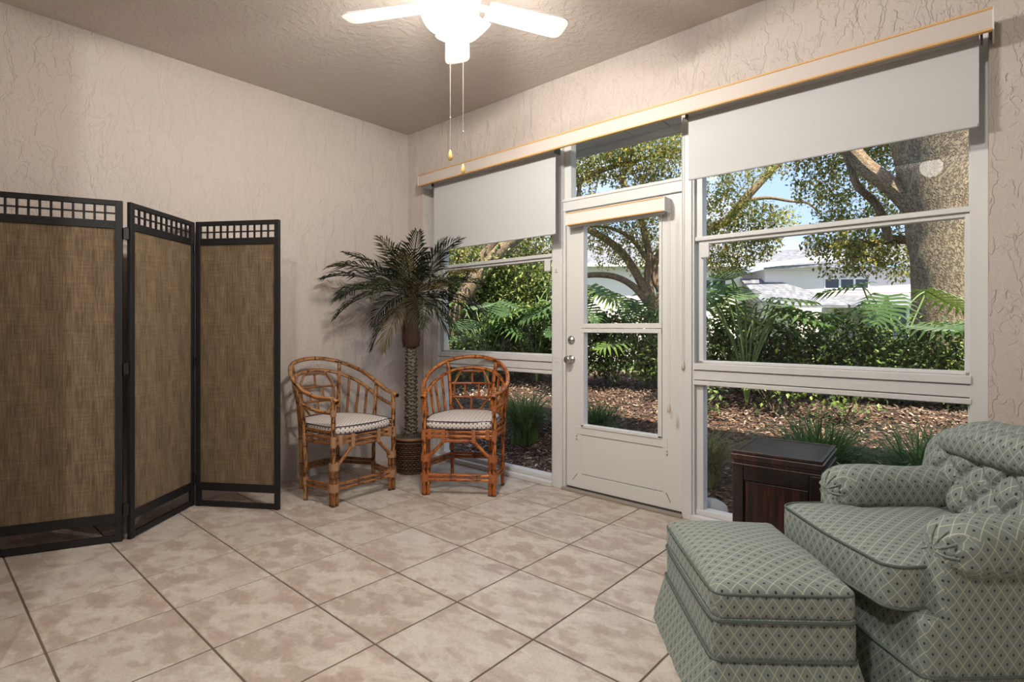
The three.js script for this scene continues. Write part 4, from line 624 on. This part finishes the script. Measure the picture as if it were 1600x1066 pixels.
[[-5.5, -5.7, 1.75, 'tall dense shrub behind the leaning tree'], [-5.05, -6.0, 1.6, 'tall dense shrub rising over the hedge at the palm window'], [-6.2, -5.3, 1.9, 'tall dense shrub beyond the leaning tree trunk']].forEach(([x, z, h, label], i) => {
  const t = thing('tall_shrub', label, 'shrub', [x, groundY(x, z), z]);
  part(t, 'stems', Array.from({ length: 8 }, (_, k) => { const a = k * 0.8 + i; return tube([[0.06 * Math.cos(a), 0, 0.06 * Math.sin(a)], [0.15 * Math.cos(a), h * 0.4, 0.15 * Math.sin(a)], [0.3 * Math.cos(a + 0.4), h * 0.85, 0.3 * Math.sin(a + 0.4)]], 0.012, 8, 5); }), limbMat);
  foliage(t, Array.from({ length: 14 }, (_, k) => [rr(-0.3, 0.3), h * (0.2 + 0.75 * k / 13), rr(-0.3, 0.3), 0.32]), 480, 0.065, shrubLeaf, [...shrubT, [0.24, 0.3, 0.07], [0.34, 0.34, 0.09], [0.3, 0.34, 0.08]]);
});
[[-2.1, -5.05, 0.3, 'low leafy shrub by the window post above the mulch'], [-1.5, -5.35, 0.34, 'low sprawling shrub on the mulch behind the chest'], [-0.95, -5.3, 0.26, 'low leafy sprig on the mulch near the armchair']].forEach(([x, z, h, label], i) => {
  const t = thing('low_shrub', label, 'shrub', [x, groundY(x, z), z]);
  part(t, 'stems', Array.from({ length: 6 }, (_, k) => { const a = k * 1.05 + i; return rod([0, 0, 0], [0.2 * Math.cos(a), h * 0.8, 0.2 * Math.sin(a)], 0.006, 0.003, 5); }), limbMat);
  foliage(t, [[0.1, h * 0.7, 0, 0.16], [-0.14, h * 0.6, 0.05, 0.15], [0, h * 0.9, 0.05, 0.14], [0.2, h * 0.8, 0.1, 0.12], [-0.2, h * 0.9, -0.05, 0.12]], 170, 0.055, shrubLeaf, shrubT);
});
// split-leaf plants: each leaf a piece of its own
{
  const lobed = (L) => {
    const P = [], n = 10, tri = (...v) => P.push(...v.flat());
    for (let i = 0; i < n; i++) for (const s of [-1, 1]) {
      const f = i / (n - 1), y = L * f * 0.86, ll = L * 0.62 * Math.sin(PI * (0.2 + 0.68 * f)) * (1 + 0.15 * Math.sin(i * 3.1)), an = mix(1.75, 0.5, f), dx = Math.sin(an) * s, dy = Math.cos(an), w = L * 0.044, dr = -0.22 * ll;
      const a = [0, 0, y - w], b = [0, 0, y + w], c = [dx * ll * 0.55 - dy * w * s * 0 + 0, 0.03 * L, y + dy * ll * 0.55 - w * 0.9], d = [dx * ll * 0.6, 0.03 * L, y + dy * ll * 0.6 + w * 0.9], e = [dx * ll, dr + 0.03 * L, y + dy * ll];
      tri(a, c, d); tri(a, d, b); tri(c, e, d);
    }
    tri([-L * 0.03, 0, 0], [L * 0.03, 0, 0], [0, -0.04 * L, L]);
    const g = new THREE.BufferGeometry(); g.setAttribute('position', new THREE.Float32BufferAttribute(P, 3)); g.computeVertexNormals(); return g;
  };
  const lg = lobed(0.42), mats = [leafMat(0.07, 0.15, 0.02, 0.4), leafMat(0.13, 0.22, 0.03, 0.4), leafMat(0.05, 0.115, 0.02, 0.4)], stalk = std(lin(0.2, 0.28, 0.09), 0.5);
  const plant = (x, z, h, n, label, s) => {
    const t = thing('split_leaf_plant', label, 'plant', [x, groundY(x, z), z], 0, 'split-leaf plants outside');
    for (let k = 0; k < n; k++) {
      const a = k * 2.4 + s, e = rr(0.5, 1.0), R = rr(0.16, 0.38), top = [R * Math.cos(a), h * e, R * Math.sin(a)];
      const l = part(t, 'leaf', lg, mats[k % 3]); l.position.set(...top); l.rotation.set(rr(0.0, 0.75), PI / 2 - a, rr(-0.25, 0.25), 'YXZ'); l.scale.setScalar(rr(0.95, 1.35));
      part(l, 'stalk', tube([[0, 0, 0], [0, -0.05, -0.04], [0, -0.2, -0.1]], 0.006, 8, 5), stalk);
      part(t, 'petiole', tube([[0, 0, 0], [R * 0.35 * Math.cos(a), h * e * 0.55, R * 0.35 * Math.sin(a)], top], 0.008, 10, 5), stalk);
    }
  };
  plant(-1.8, -5.5, 1.22, 15, 'large split-leaf plant in front of the hedge at the wide window', 0.4); plant(-0.72, -6.4, 1.15, 9, 'split-leaf plant leaning beside the oak trunk', 2.2);
  plant(-3.9, -5.6, 1.3, 13, 'split-leaf plant at the door glass under the low limb', 1.1); plant(-3.2, -6.1, 1.15, 12, 'split-leaf plant below the spreading tree', 3.0);
  plant(-5.15, -5.3, 1.25, 12, 'split-leaf plant behind the palm window beside the leaning tree', 0.1); plant(-4.55, -5.65, 1.3, 12, 'split-leaf plant behind the palm window near the door', 4.0);
}
// clumps of strap-leaved grass
[[-3.46, -4.1, 0.62, 480, 'dark green grass clump outside the window beside the orange-brown chair'], [-2.75, -4.35, 0.46, 300, 'green grass clump seen low through the door glass'], [-0.86, -4.0, 0.68, 520, 'broad green grass clump between the chest and the armchair'], [-0.3, -4.05, 0.66, 480, 'green grass clump behind the armchair arm'], [-1.6, -3.95, 0.48, 340, 'yellowish green grass clump beside the chest at the window post']].forEach(([x, z, h, n, label], i) => {
  const t = thing('grass_clump', label, 'grass', [x, groundY(x, z), z]), P = [];
  for (let k = 0; k < n; k++) {
    const a = rr(0, 2 * PI), b = [rr(-0.09, 0.09), 0, rr(-0.09, 0.09)], L = h * rr(0.75, 1.2), out = rr(0.35, 1.05), w = rr(0.006, 0.01), sx = -Math.sin(a) * w, sz = Math.cos(a) * w, pt = (f) => [b[0] + Math.cos(a) * L * out * f * f * 0.9, L * (f - out * 0.48 * f * f), b[2] + Math.sin(a) * L * out * f * f * 0.9];
    for (let s = 0; s < 4; s++) { const A = pt(s / 4), B = pt((s + 1) / 4), u = 1 - s / 4 * 0.7, v = s === 3 ? 0.02 : 1 - (s + 1) / 4 * 0.7, q = [[A[0] - sx * u, A[1], A[2] - sz * u], [A[0] + sx * u, A[1], A[2] + sz * u], [B[0] + sx * v, B[1], B[2] + sz * v], [B[0] - sx * v, B[1], B[2] - sz * v]]; P.push(...q[0], ...q[1], ...q[2], ...q[0], ...q[2], ...q[3]); }
  }
  const g = new THREE.BufferGeometry(); g.setAttribute('position', new THREE.Float32BufferAttribute(P, 3)); g.computeVertexNormals();
  const m = part(t, 'blades', g, i === 4 ? leafMat(0.28, 0.28, 0.09, 0.3) : leafMat(0.13, 0.23, 0.07, 0.3)); m.userData.kind = 'stuff';
});
{
  const g = new THREE.IcosahedronGeometry(0.085, 4), p = g.attributes.position; for (let i = 0; i < p.count; i++) { const k = 1 + 0.35 * (fbm(p.getX(i) * 3 + 0.5, p.getY(i) * 3 + p.getZ(i) * 2 + 0.5, 5, 5, 3, 801) - 0.5); p.setXYZ(i, p.getX(i) * k * 1.25, p.getY(i) * k * 0.8, p.getZ(i) * k); }
  const q = mergeVertices(new THREE.BufferGeometry().setAttribute('position', p)); q.computeVertexNormals();
  single('garden_stone', boxUV(q).translate(-1.345, 0.0, -3.42), std(lin(0.62, 0.58, 0.52), 0.9), 'pale rounded garden stone just outside the window post', 'stone');
}
// houses across the lawn
{
  const yaw = 41.8 * PI / 180, o = [-18.663, -0.65, -20.873], h = thing('pink_house', 'pale pink two-storey house with grey shingle roofs across the lawn', 'house', o, yaw);
  const wall = std(lin(0.86, 0.74, 0.69), 0.85), trim = std(lin(0.85, 0.84, 0.82), 0.6), shingle = tex(256, 256, (u, v) => { const r = Math.floor(v * 16), k = hash(Math.floor(u * 24 + (r % 2) * 0.5), r, 3); const e = (v * 16) % 1 < 0.12 ? 0.75 : 1; const c = (0.42 + 0.13 * k) * e; return [c, c, c * 1.03]; }, { repeat: [1 / 4, 1 / 3] }), roofM = std(0xffffff, 0.9, { map: shingle }), dark = std(lin(0.035, 0.045, 0.06), 0.15);
  const Y = 0.65, quad = (a, b, c, d, th = 0.12) => { const g = new THREE.BufferGeometry(), P = []; const up = (p) => [p[0], p[1] - th, p[2]]; const f = (p, q, r, s) => P.push(...p, ...q, ...r, ...p, ...r, ...s); f(a, b, c, d); f(up(d), up(c), up(b), up(a)); f(a, up(a), up(b), b); f(b, up(b), up(c), c); f(c, up(c), up(d), d); f(d, up(d), up(a), a); g.setAttribute('position', new THREE.Float32BufferAttribute(P, 3)); g.computeVertexNormals(); return boxUV(g); };
  part(h, 'wall', bx(-4, 12.3, 0, 4.4 + Y, -8, -0.6), wall); part(h, 'wall', bx(13.2, 24, 0, 4.15 + Y, -8, 0), wall);
  part(h, 'roof', quad([-4.5, 4.42 + Y, 0.1], [13.6, 4.42 + Y, 0.1], [13.0, 6.0 + Y, -4.5], [-4.5, 6.0 + Y, -4.5]), roofM);
  part(h, 'roof', quad([12.9, 4.2 + Y, 0.6], [24.4, 4.75 + Y, 0.6], [24.4, 6.4 + Y, -4.5], [14.5, 5.6 + Y, -4.5]), roofM);
  part(h, 'fascia', bar([12.1, 4.18 + Y, 0.66], [17.2, 4.8 + Y, 0.66], 0.22, 0.06), trim); part(h, 'fascia', bx(-4.5, 12.6, 4.28 + Y, 4.45 + Y, 0.1, 0.18), trim);
  part(h, 'roof', quad([16.0, 2.2 + Y, 2.6], [24.5, 2.2 + Y, 2.6], [24.5, 2.85 + Y, 0.0], [16.2, 2.82 + Y, 0.0]), roofM); part(h, 'roof', quad([12.1, 2.2 + Y, 2.4], [16.4, 2.2 + Y, 2.4], [13.7, 3.7 + Y, -0.4], [12.1, 3.7 + Y, -0.4]), roofM);
  for (const [x0, x1, z] of [[9.95, 10.6, -0.6], [10.72, 11.4, -0.6], [16.3, 17.0, 0], [17.1, 17.75, 0], [17.85, 18.5, 0]]) { const w = part(h, 'window', [bx(x0 - 0.06, x1 + 0.06, 3.12 + Y, 3.17 + Y, z, z + 0.06), bx(x0 - 0.06, x1 + 0.06, 3.63 + Y, 3.7 + Y, z, z + 0.06), bx(x0 - 0.06, x0, 3.17 + Y, 3.63 + Y, z, z + 0.06), bx(x1, x1 + 0.06, 3.17 + Y, 3.63 + Y, z, z + 0.06)], trim); part(w, 'pane', bx(x0, x1, 3.17 + Y, 3.63 + Y, z, z + 0.03), dark); }
  for (let k = 0; k < 12; k++) part(h, 'siding_board', bx(13.21, 24, 2.95 + Y + k * 0.11, 3.055 + Y + k * 0.11, 0, 0.02), wall);
  // screened porch
  const sc = h;
  part(sc, 'porch_screen', bx(17.2, 23, 0.1, 2.15 + Y, 1.9, 1.94), std(lin(0.05, 0.075, 0.13), 0.6));
  for (const x of [17.6, 19.1, 19.4, 20.35, 20.7, 22]) part(sc, 'porch_post', bx(x - 0.06, x + 0.06, 0, 2.2 + Y, 1.96, 2.06), trim);
  part(sc, 'porch_beam', bx(17.2, 23, 2.12 + Y, 2.24 + Y, 1.96, 2.06), trim); part(sc, 'porch_beam', bx(19.4, 20.35, 1.35 + Y, 1.44 + Y, 1.96, 2.06), trim); part(sc, 'porch_rafter', bar([20.35, 2.2 + Y, 2.0], [21.6, 2.75 + Y, 2.0], 0.07, 0.07), trim); part(sc, 'porch_rafter', bar([17.2, 2.2 + Y, 2.0], [19.4, 2.62 + Y, 2.0], 0.07, 0.07), trim);
}

renderer.render(scene, camera);
